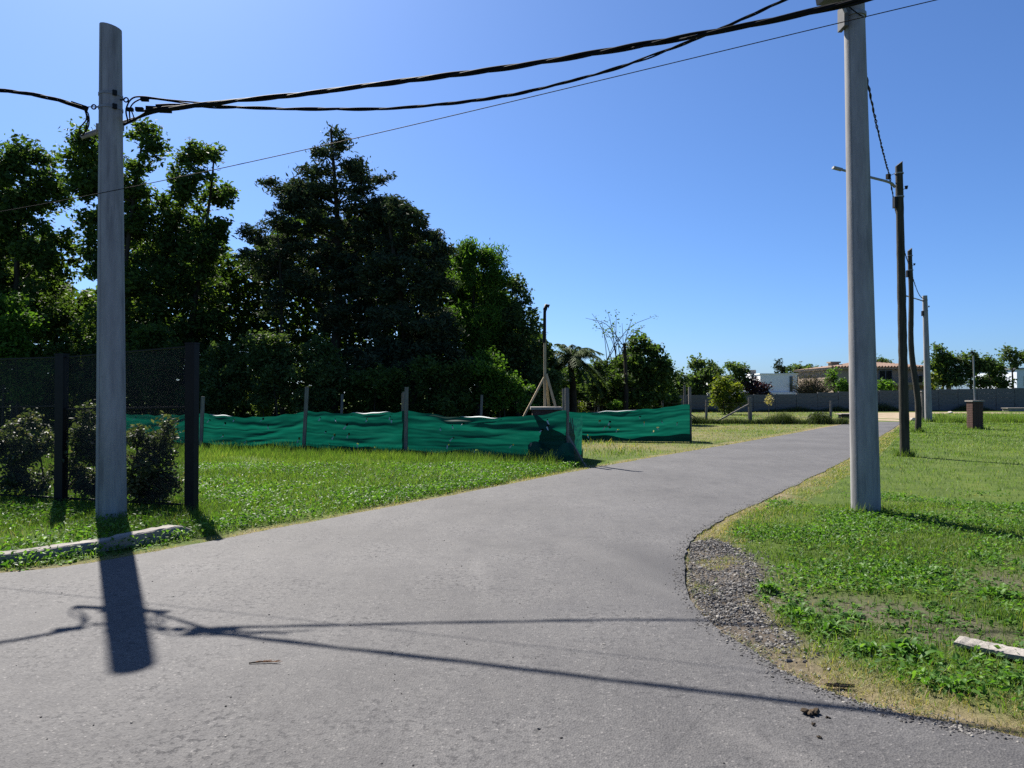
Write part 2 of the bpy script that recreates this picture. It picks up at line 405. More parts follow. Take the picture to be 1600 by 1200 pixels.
def dry_soil(x, y):
    dl = dist_line(EDGE_L[8::3], x, y); dr = dist_line(EDGE_R[::3], x, y)
    nz = wob(x, y, .35, 11); nb = wob(x, y, 1.3, 12)
    wl_ = .13 + .08 * nz + .02 * np.clip(y - 8, 0, 20)
    wr_ = np.where(y < 6.2, .44 - .05 * np.abs(y - 4.8), .22) + .16 * nz
    d = np.clip(1.25 - dl / np.maximum(wl_, .05), 0, 1)
    d = np.maximum(d, np.clip(1.3 - dr / np.maximum(wr_, .06), 0, 1))
    # mown, dry lawn between the far cloth and the wire fence
    far = np.clip((y - 17.5) / 4, 0, 1) * (x > 0) * (.82 * (x - 1.32) - .57 * (y - 14.9) < 0) * .45
    d = np.maximum(d, far * (.75 + .5 * nb))
    so = np.zeros(x.shape)
    for u, v, r in G_SOIL:
        g = gnd(u, v); so = np.maximum(so, .8 * np.clip(1.3 - np.hypot(x - g[0], (y - g[1]) * .8) / (r * .85 * (1 + .5 * nz + .3 * wob(x, y, .12, 14))), 0, 1))
    gi = np.clip(1 - dist_line(GRAVEL_S, x, y) / .15, 0, 1); gi[inside(GRAVEL_S, x, y)] = 1
    so = np.maximum(so, gi)
    return np.clip(d, 0, 1), np.clip(so, 0, 1)

def gz(x, y):
    near = np.clip((48 - y) / 8, 0, 1) * np.clip((31 - np.abs(x)) / 4, 0, 1)
    return -.013 + near * (.006 * wob(x, y, .9, 1) + .003 * wob(x, y, .3, 2)) - .022 * np.exp(-((x - 2.2) ** 2 + (y - 6.2) ** 2) / 3.2)

def ground():
    xs = np.concatenate((np.linspace(-900, -30, 14)[:-1], np.arange(-30, 32, .25), np.linspace(32, 900, 14)))
    ys = np.concatenate((np.linspace(-300, 1.5, 8)[:-1], np.arange(1.5, 48, .25), np.linspace(48, 1800, 22)))
    X, Y = np.meshgrid(xs, ys); nx, ny = len(xs), len(ys)
    Z = gz(X, Y)
    x, y = X.ravel(), Y.ravel()
    i = np.arange(ny - 1)[:, None] * nx + np.arange(nx - 1)[None]
    q = np.stack((i, i + 1, i + nx + 1, i + nx), -1).reshape(-1, 4)
    me = mesh_np('ground', np.c_[x, y, Z.ravel()], [q], smooth=True)
    d, s = dry_soil(x, y)
    for nme, v in (('dry', d), ('soil', s)):
        a = me.attributes.new(nme, 'FLOAT', 'POINT'); a.data.foreach_set('value', v.astype(np.float32))
    me.materials.append(M['ground'])
    o = bpy.data.objects.new('ground', me); SC.collection.objects.link(o); o['kind'] = 'structure'
ground()
dirt_poly = smooth_line([gnd(1345, 659.5), gnd(1412, 659.5), gnd(1432, 652), gnd(1450, 646), (42, 57, 0), (38, 60.5, 0), (26, 58, 0), gnd(1345, 648), gnd(1330, 653)], 4)
sheet('dirt_track', dirt_poly, M['dirt'], -.012, .1)

# ------------------------------------------------------------------ trees
def leaf_quads(mb, C, size, rng, aspect=.55, droop=.2, up=.35, tint=None):
    """one diamond leaf, folded a little, at every point of C"""
    n = len(C); s = size * rng.uniform(.6, 1.35, n)
    a = rng.normal(0, 1, (n, 3)); a[:, 2] = a[:, 2] * .6 - droop; a /= np.linalg.norm(a, axis=1)[:, None]
    nn = rng.normal(0, 1, (n, 3)); nn[:, 2] += up
    b = np.cross(a, nn); b /= np.linalg.norm(b, axis=1)[:, None] + 1e-9
    h = np.cross(b, a)
    V = np.stack((C - a * s[:, None] * .5, C + b * (s * aspect * .5)[:, None] + h * (s * .08)[:, None],
                  C + a * s[:, None] * .5, C - b * (s * aspect * .5)[:, None] + h * (s * .08)[:, None]), 1).reshape(-1, 3)
    f = np.arange(n)[:, None] * 4 + np.arange(4)[None]
    mb.add(V, f, rng.uniform(0, 1, n) ** 1.3 if tint is None else tint)

def in_ball(rng, n, shell=2.4):
    p = rng.normal(0, 1, (n, 3)); p /= np.linalg.norm(p, axis=1)[:, None]
    return p * rng.uniform(0, 1, (n, 1)) ** (1 / shell)

def tree(name, label, clumps, d, base_u, mat, leaf=.2, cover=3.2, sub=.45, flat_=.75, aspect=.55, droop=.2, trunk_r=.16,
         seed=0, group=None, cat='tree', spread=1.0, stems=1, bark=None, zbase=0.0, top_t=.75, twigs=5, fade=1.0, limb=.30):
    rng = np.random.default_rng(seed + 100)
    C = [(at(u, v, d + rng.uniform(-.5, .5) * ru * d / F * spread), np.array((ru * d / F, ru * d / F * .9 * spread, rv * d / F))) for u, v, ru, rv in clumps]
    base = np.array(((base_u - 800) / F * d, d, zbase))
    root = empty(name, base, label, cat, group)
    cr, tr = MB(), MB(); subs_all = []
    for c, r in C:
        ns = max(4, int(2.6 * (r[0] * r[2] * r[1]) ** (2 / 3) / (sub * sub) + 2))
        S = c + in_ball(rng, ns, 2.2) * r * .88
        sr = sub * rng.uniform(.55, 1.25, ns)
        nl = int(cover * 1.9 * math.pi * r[0] * r[2] / (leaf * leaf * aspect * .5))
        k = rng.choice(ns, nl, p=sr ** 2 / (sr ** 2).sum())
        off = rng.normal(0, .52, (nl, 3)); off[:, 2] *= flat_
        P = S[k] + off * sr[k][:, None]
        P[:, 2] = np.maximum(P[:, 2], .05)
        tn = np.clip(rng.uniform(0, 1, nl) ** 1.3 * .75 + rng.uniform(-.15, .3, ns)[k], 0, 1)
        leaf_quads(cr, P, leaf, rng, aspect, droop, tint=tn)
        subs_all.append((c, r, S))
    zt = max(c[2] + r[2] * .5 for c, r in C); topc = max(C, key=lambda e: e[0][2] + e[1][2])[0]
    for st in range(stems):
        b0 = base + np.array((rng.uniform(-.4, .4) * (stems > 1), rng.uniform(-.3, .3) * (stems > 1), -.15))
        end = np.array((topc[0], topc[1], zt * (1 if st == 0 else .8))) if stems == 1 or st == 0 else C[rng.integers(len(C))][0]
        tt = np.linspace(0, 1, 9)[:, None]
        ax = b0 + (end - b0) * tt + np.c_[np.sin(tt * 5 + seed), np.cos(tt * 4 + seed), 0 * tt] * .10 * trunk_r / .16
        rr = trunk_r * (1 - .85 * tt[:, 0]); rr[0] *= 1.35
        tr.tube(ax, rr, 8)
        if st == 0: axis = ax; axr = rr
    for c, r, S in subs_all:
        zl = np.clip(c[2] - limb * r[2] - .6 * np.hypot(c[0] - topc[0], 0), zbase + .2, zt * .95)
        k = int(np.argmin(abs(axis[:, 2] - zl))); a = axis[k]
        mid = (a + c) / 2 + np.array((0, 0, .12 * np.linalg.norm(c - a)))* rng.uniform(-.5, 1)
        lp = smooth_line([a, mid, c], 3)
        r0 = max(.015, axr[k] * .45)
        tr.tube(lp, np.linspace(r0, r0 * .35, len(lp)), 5, cap=False)
        for s_ in S[rng.permutation(len(S))[:twigs]]:
            m_ = (c + s_) / 2 + rng.normal(0, .08, 3)
            tr.tube([c, m_, s_], [r0 * .35, r0 * .22, .006], 4, cap=False)
    tr.build('trunk', bark or M['bark'], root, smooth=True)
    cr.build('crown', mat, root, tint=True)
    return root

GT = 'tall trees behind the green cloth fence'
tree('broadleaf_tree', 'broadleaf tree cut by the left edge of the frame, behind the black fence', [(42, 250, 38, 30), (10, 275, 50, 45), (70, 300, 38, 45), (20, 350, 75, 60), (80, 390, 45, 50), (-40, 320, 70, 80), (15, 440, 80, 60), (60, 480, 60, 50), (-60, 450, 80, 80)], 32, 20, M['leaf_broad'], .22, 3.4, .42, seed=1, group=GT, trunk_r=.22)
tree('broadleaf_tree', 'broadleaf tree with clustered leaves right behind the left concrete pole', [(128, 215, 26, 18), (150, 240, 45, 30), (220, 205, 26, 18), (228, 230, 26, 24), (110, 268, 24, 22), (150, 290, 40, 40), (215, 290, 40, 50), (160, 350, 32, 42), (215, 370, 55, 55), (150, 410, 22, 40), (215, 450, 60, 55), (190, 510, 60, 50)], 31, 180, M['leaf_broad'], .22, 3.0, .40, seed=2, group=GT, trunk_r=.20)
tree('broadleaf_tree', 'broadleaf tree with a two-lobed top between the left pole and the tall conifer', [(300, 245, 26, 24), (330, 240, 18, 20), (300, 290, 40, 35), (345, 300, 30, 28), (280, 340, 48, 45), (340, 350, 24, 24), (325, 390, 44, 42), (262, 400, 40, 50), (300, 450, 62, 50), (290, 510, 70, 50)], 32, 290, M['leaf_broad'], .22, 3.2, .40, seed=3, group=GT, trunk_r=.20)
tree('conifer_tree', 'small open conifer with thin bare limbs left of the tallest conifer', [(385, 372, 14, 14), (400, 365, 26, 22), (430, 345, 26, 20), (395, 400, 30, 18), (435, 395, 28, 22), (412, 430, 30, 18), (455, 440, 26, 22), (425, 475, 32, 24)], 31, 447, M['leaf_conifer'], .20, 1.7, .30, .5, .30, seed=4, group=GT, trunk_r=.13, twigs=9)
tree('conifer_tree', 'tallest dark conifer with a ragged pointed top and layered branches', [(522, 208, 9, 10), (530, 228, 22, 14), (505, 242, 28, 12), (545, 255, 32, 14), (565, 272, 40, 12), (500, 268, 34, 14), (470, 290, 36, 11), (432, 293, 30, 9), (470, 305, 40, 12), (540, 295, 55, 20), (590, 280, 18, 9), (480, 325, 48, 16), (560, 330, 52, 20), (520, 350, 60, 22), (460, 360, 30, 14), (570, 375, 60, 30), (450, 320, 40, 16), (440, 375, 40, 24), (585, 320, 34, 20), (480, 295, 44, 18), (600, 350, 36, 22), (505, 400, 55, 26), (450, 420, 44, 30), (560, 430, 60, 40), (490, 445, 40, 26), (545, 490, 60, 45)], 32, 522, M['leaf_conifer'], .24, 2.7, .40, .45, .32, .35, seed=5, group=GT, trunk_r=.30, twigs=9)
tree('conifer_tree', 'broad dark cedar with rounded shoulder right of the tallest conifer', [(612, 322, 28, 16), (625, 330, 34, 20), (645, 342, 40, 22), (675, 368, 24, 16), (630, 385, 55, 32), (680, 400, 26, 26), (620, 440, 65, 45), (680, 450, 30, 45), (640, 510, 80, 55), (600, 570, 80, 50), (680, 570, 60, 50)], 30.5, 640, M['leaf_conifer'], .24, 3.6, .42, .5, .32, .4, seed=6, group=GT, trunk_r=.26)
tree('willow_tree', 'bright green feathery tree right of the dark cedar', [(742, 393, 28, 18), (720, 412, 26, 26), (762, 412, 28, 24), (735, 450, 42, 34), (776, 452, 28, 36), (745, 505, 52, 42), (788, 510, 30, 40), (755, 570, 60, 45)], 33, 745, M['leaf_bright'], .24, 3.4, .34, 1.1, .26, .9, seed=7, group=GT, trunk_r=.16)
tree('broadleaf_tree', 'loose twiggy tree at the right end of the tall trees behind the wooden mast', [(800, 445, 18, 20), (814, 475, 22, 22), (795, 500, 30, 28), (830, 505, 20, 20), (812, 535, 42, 30), (844, 545, 18, 24), (820, 575, 50, 32), (838, 605, 36, 32)], 33, 808, M['leaf_mid'], .17, 2.8, .30, seed=8, group=GT, trunk_r=.12, twigs=10)
tree('broadleaf_tree', 'tree standing left of the frame beyond the black fence', [(-150, 260, 60, 50), (-200, 340, 80, 70), (-130, 380, 70, 60), (-180, 460, 90, 70)], 33, -160, M['leaf_broad'], .24, 3.0, .42, seed=9, trunk_r=.2)

GU = 'shrubs under the tall trees'
for i, (cl, d, bu, mt, lb) in enumerate([
    ([(15, 480, 34, 22), (30, 515, 36, 26), (10, 545, 50, 32), (40, 590, 50, 40), (-40, 540, 60, 60)], 26, 20, 'leaf_bright', 'lit yellow-green shrub above the black fence at the left edge'),
    ([(110, 560, 45, 40), (140, 600, 50, 45), (95, 620, 50, 40)], 27.5, 115, 'leaf_broad', 'dark shrub behind the left black fence post'),
    ([(245, 540, 50, 40), (230, 590, 55, 45), (270, 620, 45, 35)], 27.5, 245, 'leaf_broad', 'dark shrub between the left pole and the right black fence post'),
    ([(345, 560, 36, 30), (350, 600, 50, 40), (330, 630, 50, 30)], 27, 345, 'leaf_mid', 'mottled shrub just right of the black fence above the green cloth'),
    ([(415, 545, 40, 30), (440, 580, 50, 38), (410, 620, 55, 35)], 26.5, 425, 'leaf_mid', 'leafy green shrub behind the first span of green cloth'),
    ([(500, 555, 34, 26), (515, 590, 46, 38), (500, 625, 50, 35)], 27, 508, 'leaf_mid', 'rounded shrub under the tallest conifer'),
    ([(590, 600, 55, 40), (600, 635, 60, 30)], 27.5, 595, 'leaf_broad', 'dark shrub behind the twin-board fence post'),
    ([(690, 590, 50, 40), (700, 630, 60, 35)], 27.5, 695, 'leaf_broad', 'dark shrub behind the third span of green cloth'),
    ([(770, 580, 44, 36), (785, 620, 55, 35)], 27.5, 780, 'leaf_bright', 'deep green shrub left of the wooden mast'),
    ([(850, 590, 26, 26), (845, 625, 34, 28)], 31, 848, 'leaf_mid', 'shrub directly behind the wooden mast')]):
    tree('shrub', lb, cl, d, bu, M[mt], .15, 3.2, .32, .8, .5, seed=20 + i, group=GU, cat='shrub', trunk_r=.05, stems=3, spread=.8)

def woods(label, seed, n, us, tops, dd, size):
    rng = np.random.default_rng(seed); mb = MB()
    u = rng.uniform(us[0], us[-1], n)
    top = np.interp(u, us, tops) + 14 * wob(u / 14., u * 0, 1.2, 5)
    v = top + (668 - top) * rng.uniform(0, 1, n) ** .9
    d = rng.uniform(dd[0], dd[1], n)
    P = np.stack([at(a, b, c) for a, b, c in zip(u, v, d)]); P[:, 2] = np.maximum(P[:, 2], .05)
    leaf_quads(mb, P, size, rng, .55, tint=rng.uniform(0, .6, n))
    o = mb.build('woods', M['leaf_broad'], tint=True); tag(o, label, 'woods', None, 'stuff')
woods('dark mass of woodland foliage behind the tall trees', 77, 90000, [-320, 0, 80, 100, 150, 180, 250, 340, 372, 400, 470, 560, 690, 760, 830, 872], [380, 350, 370, 430, 450, 390, 370, 380, 412, 375, 335, 330, 375, 430, 510, 565], (35, 39), .36)
woods('dark low thicket behind the palm and the bare-stemmed tree', 78, 16000, [868, 900, 930, 960, 1000, 1045, 1062], [575, 572, 588, 568, 560, 590, 612], (42, 46), .30)

# palm and its neighbours left of the centre gap
def palm(u, v, d, label):
    rng = np.random.default_rng(5); c = at(u, v, d); base = np.array((c[0], d, 0.))
    root = empty('palm_tree', base, label, 'palm')
    tr = MB(); tt = np.linspace(0, 1, 10)[:, None]
    tr.tube(base + (c - base) * tt + np.c_[.1 * np.sin(tt * 4), 0 * tt, 0 * tt], np.linspace(.2, .13, 10), 9)
    tr.build('trunk', M['bark'], root, smooth=True)
    for k in range(40):
        az = k * 2.4 + rng.uniform(-.2, .2); el = rng.uniform(-.5, 1.3); Ln = rng.uniform(1.4, 2.0)
        t = np.linspace(0, 1, 12)
        hd = np.array((math.cos(az), math.sin(az), 0))
        X = c + hd * (Ln * np.cos(el) * t + .12 * t * t)[:, None] + np.array((0, 0, 1.)) * (Ln * math.sin(el) * t - (1.15 - .2 * el) * t ** 2.2)[:, None]
        mb = MB(); mb.tube(X, np.linspace(.022, .005, 12), 4, tint=.7)
        sd_ = np.cross(hd, (0, 0, 1))
        for sgn in (-1, 1):
            tq = rng.uniform(.1, 1, 60); P = np.stack([np.interp(tq, t, X[:, j]) for j in range(3)], 1)
            Lf = .42 * np.sin(np.pi * (.12 + .8 * tq)) + .08
            dirv = sd_ * sgn * .75 + hd * .6 + np.array((0, 0, -.55)); dirv = dirv / np.linalg.norm(dirv)
            dv = dirv + rng.normal(0, .16, (60, 3)); w = np.cross(dv, (0, 0, 1.)); w /= np.linalg.norm(w, axis=1)[:, None]
            V = np.stack((P - w * .03, P + w * .03, P + dv * Lf[:, None]), 1).reshape(-1, 3)
            mb.add(V, np.arange(60)[:, None] * 3 + np.arange(3)[None], rng.uniform(.1, 1, 60))
        mb.build('frond', M['leaf_mid'], root, tint=True)
    return root
palm(893, 560, 36, 'feathery palm just right of the wooden mast')
tree('broadleaf_tree', 'dark round-leaved tree right of the palm, sloping down to the right', [(1000, 535, 22, 16), (985, 560, 30, 24), (1022, 548, 18, 16), (1035, 566, 20, 14), (1012, 580, 40, 26), (1045, 590, 18, 16), (985, 600, 40, 26), (1020, 615, 36, 22), (968, 620, 30, 24)], 38, 990, M['leaf_broad'], .22, 3.0, .34, seed=41, trunk_r=.14)
tree('shrub', 'olive-green hanging shrub between the palm and the bare stalks', [(935, 575, 22, 20), (925, 605, 24, 22), (945, 615, 24, 22)], 38.5, 935, M['leaf_mid'], .17, 2.6, .3, seed=42, trunk_r=.05, stems=3, cat='shrub')
tree('shrub', 'small bright green bush under the bare-stemmed tree', [(962, 632, 9, 9)], 35, 962, M['leaf_bright'], .10, 3.2, .16, seed=43, trunk_r=.02, stems=3, cat='shrub')
tree('shrub', 'low yellowish bush behind the far green cloth', [(1010, 640, 10, 7), (905, 636, 12, 8)], 37, 1008, M['leaf_yellow'], .12, 1.6, .2, seed=44, trunk_r=.02, stems=3, cat='shrub')

def bare_tree():
    rng = np.random.default_rng(9); d = 37
    base = gnd(978, 662); base = np.array(((978 - 800) / F * d, d, 0.)); top = at(976, 537, d)
    root = empty('bare_tree', base, 'thin bare tree with upswept stalks standing against the sky', 'tree')
    tr = MB(); tr.tube([base, (base + top) / 2 + (.05, 0, 0), top], [.13, .11, .07], 7); tr.build('trunk', M['bark'], root, smooth=True)
    br = MB(); lf = MB()
    ends = [(925, 490), (915, 497), (932, 512), (940, 500), (950, 488), (953, 512), (963, 488), (972, 505), (988, 498), (984, 520), (1000, 512), (1022, 494), (1008, 508), (958, 508), (946, 518), (994, 528)]
    for k, (u, v) in enumerate(ends):
        e = at(u, v, d + rng.uniform(-.8, .8)); s = at(960 + rng.uniform(-14, 18), 555 + rng.uniform(-14, 18), d)
        m_ = s * .45 + e * .55 + np.array(((s[0] - e[0]) * .10, 0, .10 + .12 * abs(e[0] - s[0])))
        ln = smooth_line([s, m_, e], 5)
        br.tube(ln, np.linspace(.022, .008, len(ln)), 5, cap=False)
        for q in (.6, .8, 1):
            if rng.uniform() < .7:
                c = ln[int(q * (len(ln) - 1))]
                leaf_quads(lf, c + rng.normal(0, .10, (7, 3)), .13, rng, .5)
    for k in range(9):                                    # side boughs low on the trunk
        s = base + (top - base) * rng.uniform(.35, 1); e = s + np.array((rng.uniform(-.9, .9), rng.uniform(-.5, .5), rng.uniform(-.1, .35)))
        br.tube([s, (s + e) / 2 + (0, 0, .05), e], [.02, .015, .006], 4, cap=False)
    br.build('stalks', M['bark'], root); lf.build('leaves', M['leaf_broad'], root, tint=True)
bare_tree()

FW = 'trees beyond the panel wall'
for i, (nm, lb, cl, d, bu, mt, kw) in enumerate([
    ('broadleaf_tree', 'grey-green tree just right of the dark sloping tree, partly behind it', [(1062, 600, 18, 18), (1060, 620, 22, 20)], 66, 1060, 'leaf_mid', {}),
    ('broadleaf_tree', 'round leafy green tree left of the yellow-green bush', [(1090, 575, 18, 14), (1112, 578, 18, 14), (1100, 595, 32, 24), (1085, 610, 22, 22), (1120, 605, 18, 22)], 68, 1100, 'leaf_mid', {}),
    ('broadleaf_tree', 'tree with a yellowish left side above the yellow-green bush', [(1146, 575, 14, 10), (1160, 580, 14, 14), (1155, 598, 20, 18)], 70, 1155, 'leaf_mid', {}),
    ('shrub', 'dark purple-leaved shrub against the white house', [(1182, 602, 16, 14), (1190, 612, 16, 12), (1172, 612, 14, 12)], 69, 1184, 'leaf_purple', {'cat': 'shrub'}),
    ('conifer_tree', 'small dark cypress rising behind the white house', [(1216, 570, 5, 7), (1218, 580, 11, 8), (1218, 592, 15, 12)], 95, 1218, 'leaf_conifer', {}),
    ('broadleaf_tree', 'wide low tree behind the right end of the white house', [(1242, 577, 14, 8), (1262, 578, 18, 10), (1282, 584, 14, 10), (1250, 590, 24, 12), (1275, 596, 24, 12)], 92, 1258, 'leaf_mid', {}),
    ('broadleaf_tree', 'light green bush left of the big right-hand pole above the wall', [(1300, 592, 10, 14), (1308, 602, 16, 12), (1322, 606, 14, 12)], 70, 1310, 'leaf_bright', {}),
    ('shrub', 'low light green bush under the beige house window', [(1374, 602, 10, 8), (1388, 605, 10, 7)], 71, 1378, 'leaf_bright', {'cat': 'shrub'}),
    ('broadleaf_tree', 'treetop showing over the beige house roof just right of the big pole', [(1375, 566, 14, 6), (1383, 570, 10, 7)], 105, 1378, 'leaf_mid', {}),
    ('conifer_tree', 'dark bushy tree just right of the far concrete pole', [(1470, 552, 14, 16), (1478, 570, 26, 16), (1492, 558, 12, 10), (1462, 570, 14, 16), (1475, 592, 26, 16)], 74, 1473, 'leaf_broad', {}),
    ('shrub', 'narrow yellow-green column bush beside the far concrete pole', [(1457, 590, 6, 10), (1457, 604, 6, 10)], 70, 1457, 'leaf_yellow', {'cat': 'shrub'}),
    ('broadleaf_tree', 'mid green tree behind the brick meter pillar pipe', [(1520, 556, 12, 8), (1510, 572, 22, 14), (1500, 590, 26, 18), (1530, 576, 18, 16)], 73, 1515, 'leaf_mid', {}),
    ('broadleaf_tree', 'darker rounded tree right of the meter pillar pipe', [(1545, 568, 18, 12), (1552, 582, 22, 18), (1540, 598, 30, 12), (1565, 600, 16, 12)], 73, 1550, 'leaf_broad', {}),
    ('broadleaf_tree', 'umbrella-shaped tree with a bare trunk at the right edge', [(1578, 552, 14, 7), (1592, 560, 16, 10), (1568, 560, 8, 6), (1606, 556, 14, 8), (1584, 572, 12, 6)], 76, 1588, 'leaf_mid', {'limb': 1.2}),
    ('broadleaf_tree', 'tree beyond the right edge of the frame', [(1650, 560, 26, 20), (1665, 585, 34, 22)], 76, 1655, 'leaf_mid', {})]):
    tree(nm, lb, cl, d, bu, M[mt], .32, 3.2, .5, .8, .55, seed=60 + i, group=FW, trunk_r=.16, twigs=3, **{'cat': 'tree', **kw})
tree('shrub', 'bright yellow-green bush in front of the panel wall', [(1126, 598, 14, 12), (1120, 612, 14, 14), (1140, 612, 22, 18), (1132, 630, 20, 14), (1152, 628, 14, 12)], 54, 1135, M['leaf_yellow'], .22, 3.2, .34, seed=90, trunk_r=.05, stems=3, cat='shrub')
def twig_bush():
    rng = np.random.default_rng(31); d = 68; base = at(1268, 617, d); base[2] = 0
    root = empty('bare_bush', base, 'leafless brownish twiggy bush between the white house and beige house', 'bush')
    mb = MB()
    for k in range(620):
        a = rng.uniform(-1.25, 1.25); r = rng.uniform(.8, 2.5); b = rng.uniform(-1, 1)
        e = base + np.array((r * math.sin(a), b, 1.2 + r * math.cos(a) * .9)); s = base + np.array((0, 0, 1.2)) + (e - base - (0, 0, 1.2)) * rng.uniform(0, .55)
        mb.tube([s, (s + e) / 2 + rng.normal(0, .1, 3), e], [.020, .014, .008], 3, cap=False, tint=rng.uniform())
    mb.tube([base, base + (0, 0, 1.3)], [.12, .08], 6)
    mb.build('branches', M['twig'], root, tint=True)
    lf = MB(); P = in_ball(rng, 700, 2) * (2.0, 1.0, 1.4) + base + (0, 0, 2.7); leaf_quads(lf, P, .16, rng, .5); lf.build('leaves', M['twig'], root, tint=True)
twig_bush()

# ------------------------------------------------------------------ houses far behind the wall
def build_sub(mb, name, mat, part, **k):
    o = mb.build(name, mat, None, **k); o.parent = part
    off = Vector(part.location) + (Vector(part.parent.location) if part.parent else Vector())
    o.location = Vector(o.location) - off
    return o

def house_white():
    a = at(1188, 614, 84); b = at(1246, 614, 84); w = b[0] - a[0]; ht = at(1210, 585, 84)[2]
    c = np.array(((a[0] + b[0]) / 2, 87.5, 0)); root = empty('white_house', c, 'plain white flat-roofed house above the panel wall', 'house')
    MB().box((c[0], 87.5, ht / 2), (w, 7, ht)).build('wall', M['white_wall'], root)
    MB().box((c[0], 87.5, ht + .06), (w + .16, 7.16, .12)).build('parapet', M['white_wall'], root)
    s = at(1236, 600, 84); f = MB().box((s[0], 83.97, s[2]), (.34, .10, 1.8)).build('window', M['slate'], root)
    build_sub(MB().box((s[0], 83.91, s[2]), (.24, .03, 1.65)), 'pane', M['dark_glass'], f)
    x0 = at(1150, 605, 89)[0]
    MB().box((x0, 91, 1.75), (7.5, 6, 3.5)).build('side_wing', M['white_wall'], root)
    MB().box((c[0] - 2.2, 87, ht + .36), (.9, .7, .5)).build('roof_vent', M['concrete'], root)
    lg = at(1222, 613, 82)
    MB().box((lg[0] + 1, 83.75, lg[2] / 2), (7.5, .3, lg[2])).build('garden_wall', M['white_wall'], root)
house_white()

def house_beige():
    d = 80; x0 = at(1303, 600, d)[0]; x1 = at(1449, 600, d)[0]; ze = at(1400, 577, d)[2]; zr = at(1400, 566, d)[2]
    c = np.array(((x0 + x1) / 2, d + 5, 0)); root = empty('beige_house', c, 'beige house with a red barrel-tiled roof behind the roadside poles', 'house')
    MB().box((c[0], d + 5, ze / 2), (x1 - x0, 10, ze)).build('wall', M['beige_wall'], root)
    MB().box((c[0], d + 5, ze + .11), (x1 - x0 + .8, 10.8, .22)).build('eaves', M['beige_wall'], root)
    # hipped roof of barrel rows, one run of rows per slope
    ov = .5; ax, bx, ay, by = x0 - ov, x1 + ov, d - ov, d + 10 + ov; h = zr - ze; run = (by - ay) / 2
    rf = MB(); z0 = ze + .22
    rf.add([(ax, ay, z0), (bx, ay, z0), (bx, by, z0), (ax, by, z0), (ax + run, (ay + by) / 2, z0 + h), (bx - run, (ay + by) / 2, z0 + h)], [(0, 1, 5, 4), (2, 3, 4, 5)])
    rf.add([(ax, ay, z0), (ax + run, (ay + by) / 2, z0 + h), (ax, by, z0)], [(0, 1, 2)]); rf.add([(bx, ay, z0), (bx, by, z0), (bx - run, (ay + by) / 2, z0 + h)], [(0, 1, 2)])
    roof = rf.build('roof', M['roof_tile'], root)
    rows = MB(); x = ax + .15
    while x < bx:
        tmax = min(1, (x - ax) / run, (bx - x) / run)
        rows.tube([(x, ay - .04, z0 + .05), (x, ay + tmax * run, z0 + .05 + h * tmax)], .11, 6); x += .34
    o = build_sub(rows, 'tile_rows', M['roof_tile'], roof); o['kind'] = 'stuff'
    ch = at(1312, 575, d); zc = at(1312, 568, d)[2]
    k = MB().box((ch[0], d + 1.5, (ze + zc) / 2 - .1), (.9, .8, zc - ze + .4)).build('chimney', M['beige_wall'], root)
    build_sub(MB().box((ch[0], d + 1.5, zc + .18), (1.15, 1.05, .16)), 'cap', M['beige_wall'], k)
    up = at(1375, 572, d + 3); MB().box((up[0], d + 6, ze + h * .55), (2.2, 2, 1.3)).build('upper_block', M['beige_wall'], root)
    for u, v, w, hh in ((1383, 590, 1.5, 1.7), (1434, 594, 1.0, 1.2), (1345, 592, 1.2, 1.5)):
        s = at(u, v, d); fr = MB().box((s[0], d - .03, s[2]), (w, .14, hh)).build('window', M['slate'], root)
        build_sub(MB().box((s[0] - w * .24, d - .11, s[2]), (w * .42, .04, hh - .2)), 'pane', M['dark_glass'], fr)
        build_sub(MB().box((s[0] + w * .24, d - .11, s[2]), (w * .42, .04, hh - .2)), 'pane', M['dark_glass'], fr)
    s = at(1415, 600, d - 2); MB().box((s[0] + 1, d - 1.2, s[2]), (8.5, 2.4, .3)).build('porch_roof', M['beige_wall'], root)
    for q in (-2.6, 0.4, 4.6): MB().box((s[0] + q, d - 2.1, s[2] / 2), (.35, .35, s[2] - .3)).build('porch_column', M['beige_wall'], root)
house_beige()

def house_right():
    a = at(1589, 610, 86); ht = at(1595, 577, 86)[2]; c = np.array((a[0] + 6, 90, 0))
    root = empty('pale_house', c, 'pale blue-white house wall at the right edge beyond the panel wall', 'house')
    MB().box((c[0], 90, ht / 2), (12, 8, ht)).build('wall', M['blue_white'], root)
    MB().box((c[0], 90, ht + .08), (12.3, 8.3, .16)).build('roof', M['slate'], root)
    s = at(1609, 595, 86); f = MB().box((s[0], 85.97, s[2]), (1.4, .1, 1.2)).build('window', M['slate'], root)
    build_sub(MB().box((s[0], 85.9, s[2]), (1.2, .04, 1.0)), 'pane', M['dark_glass'], f)
house_right()

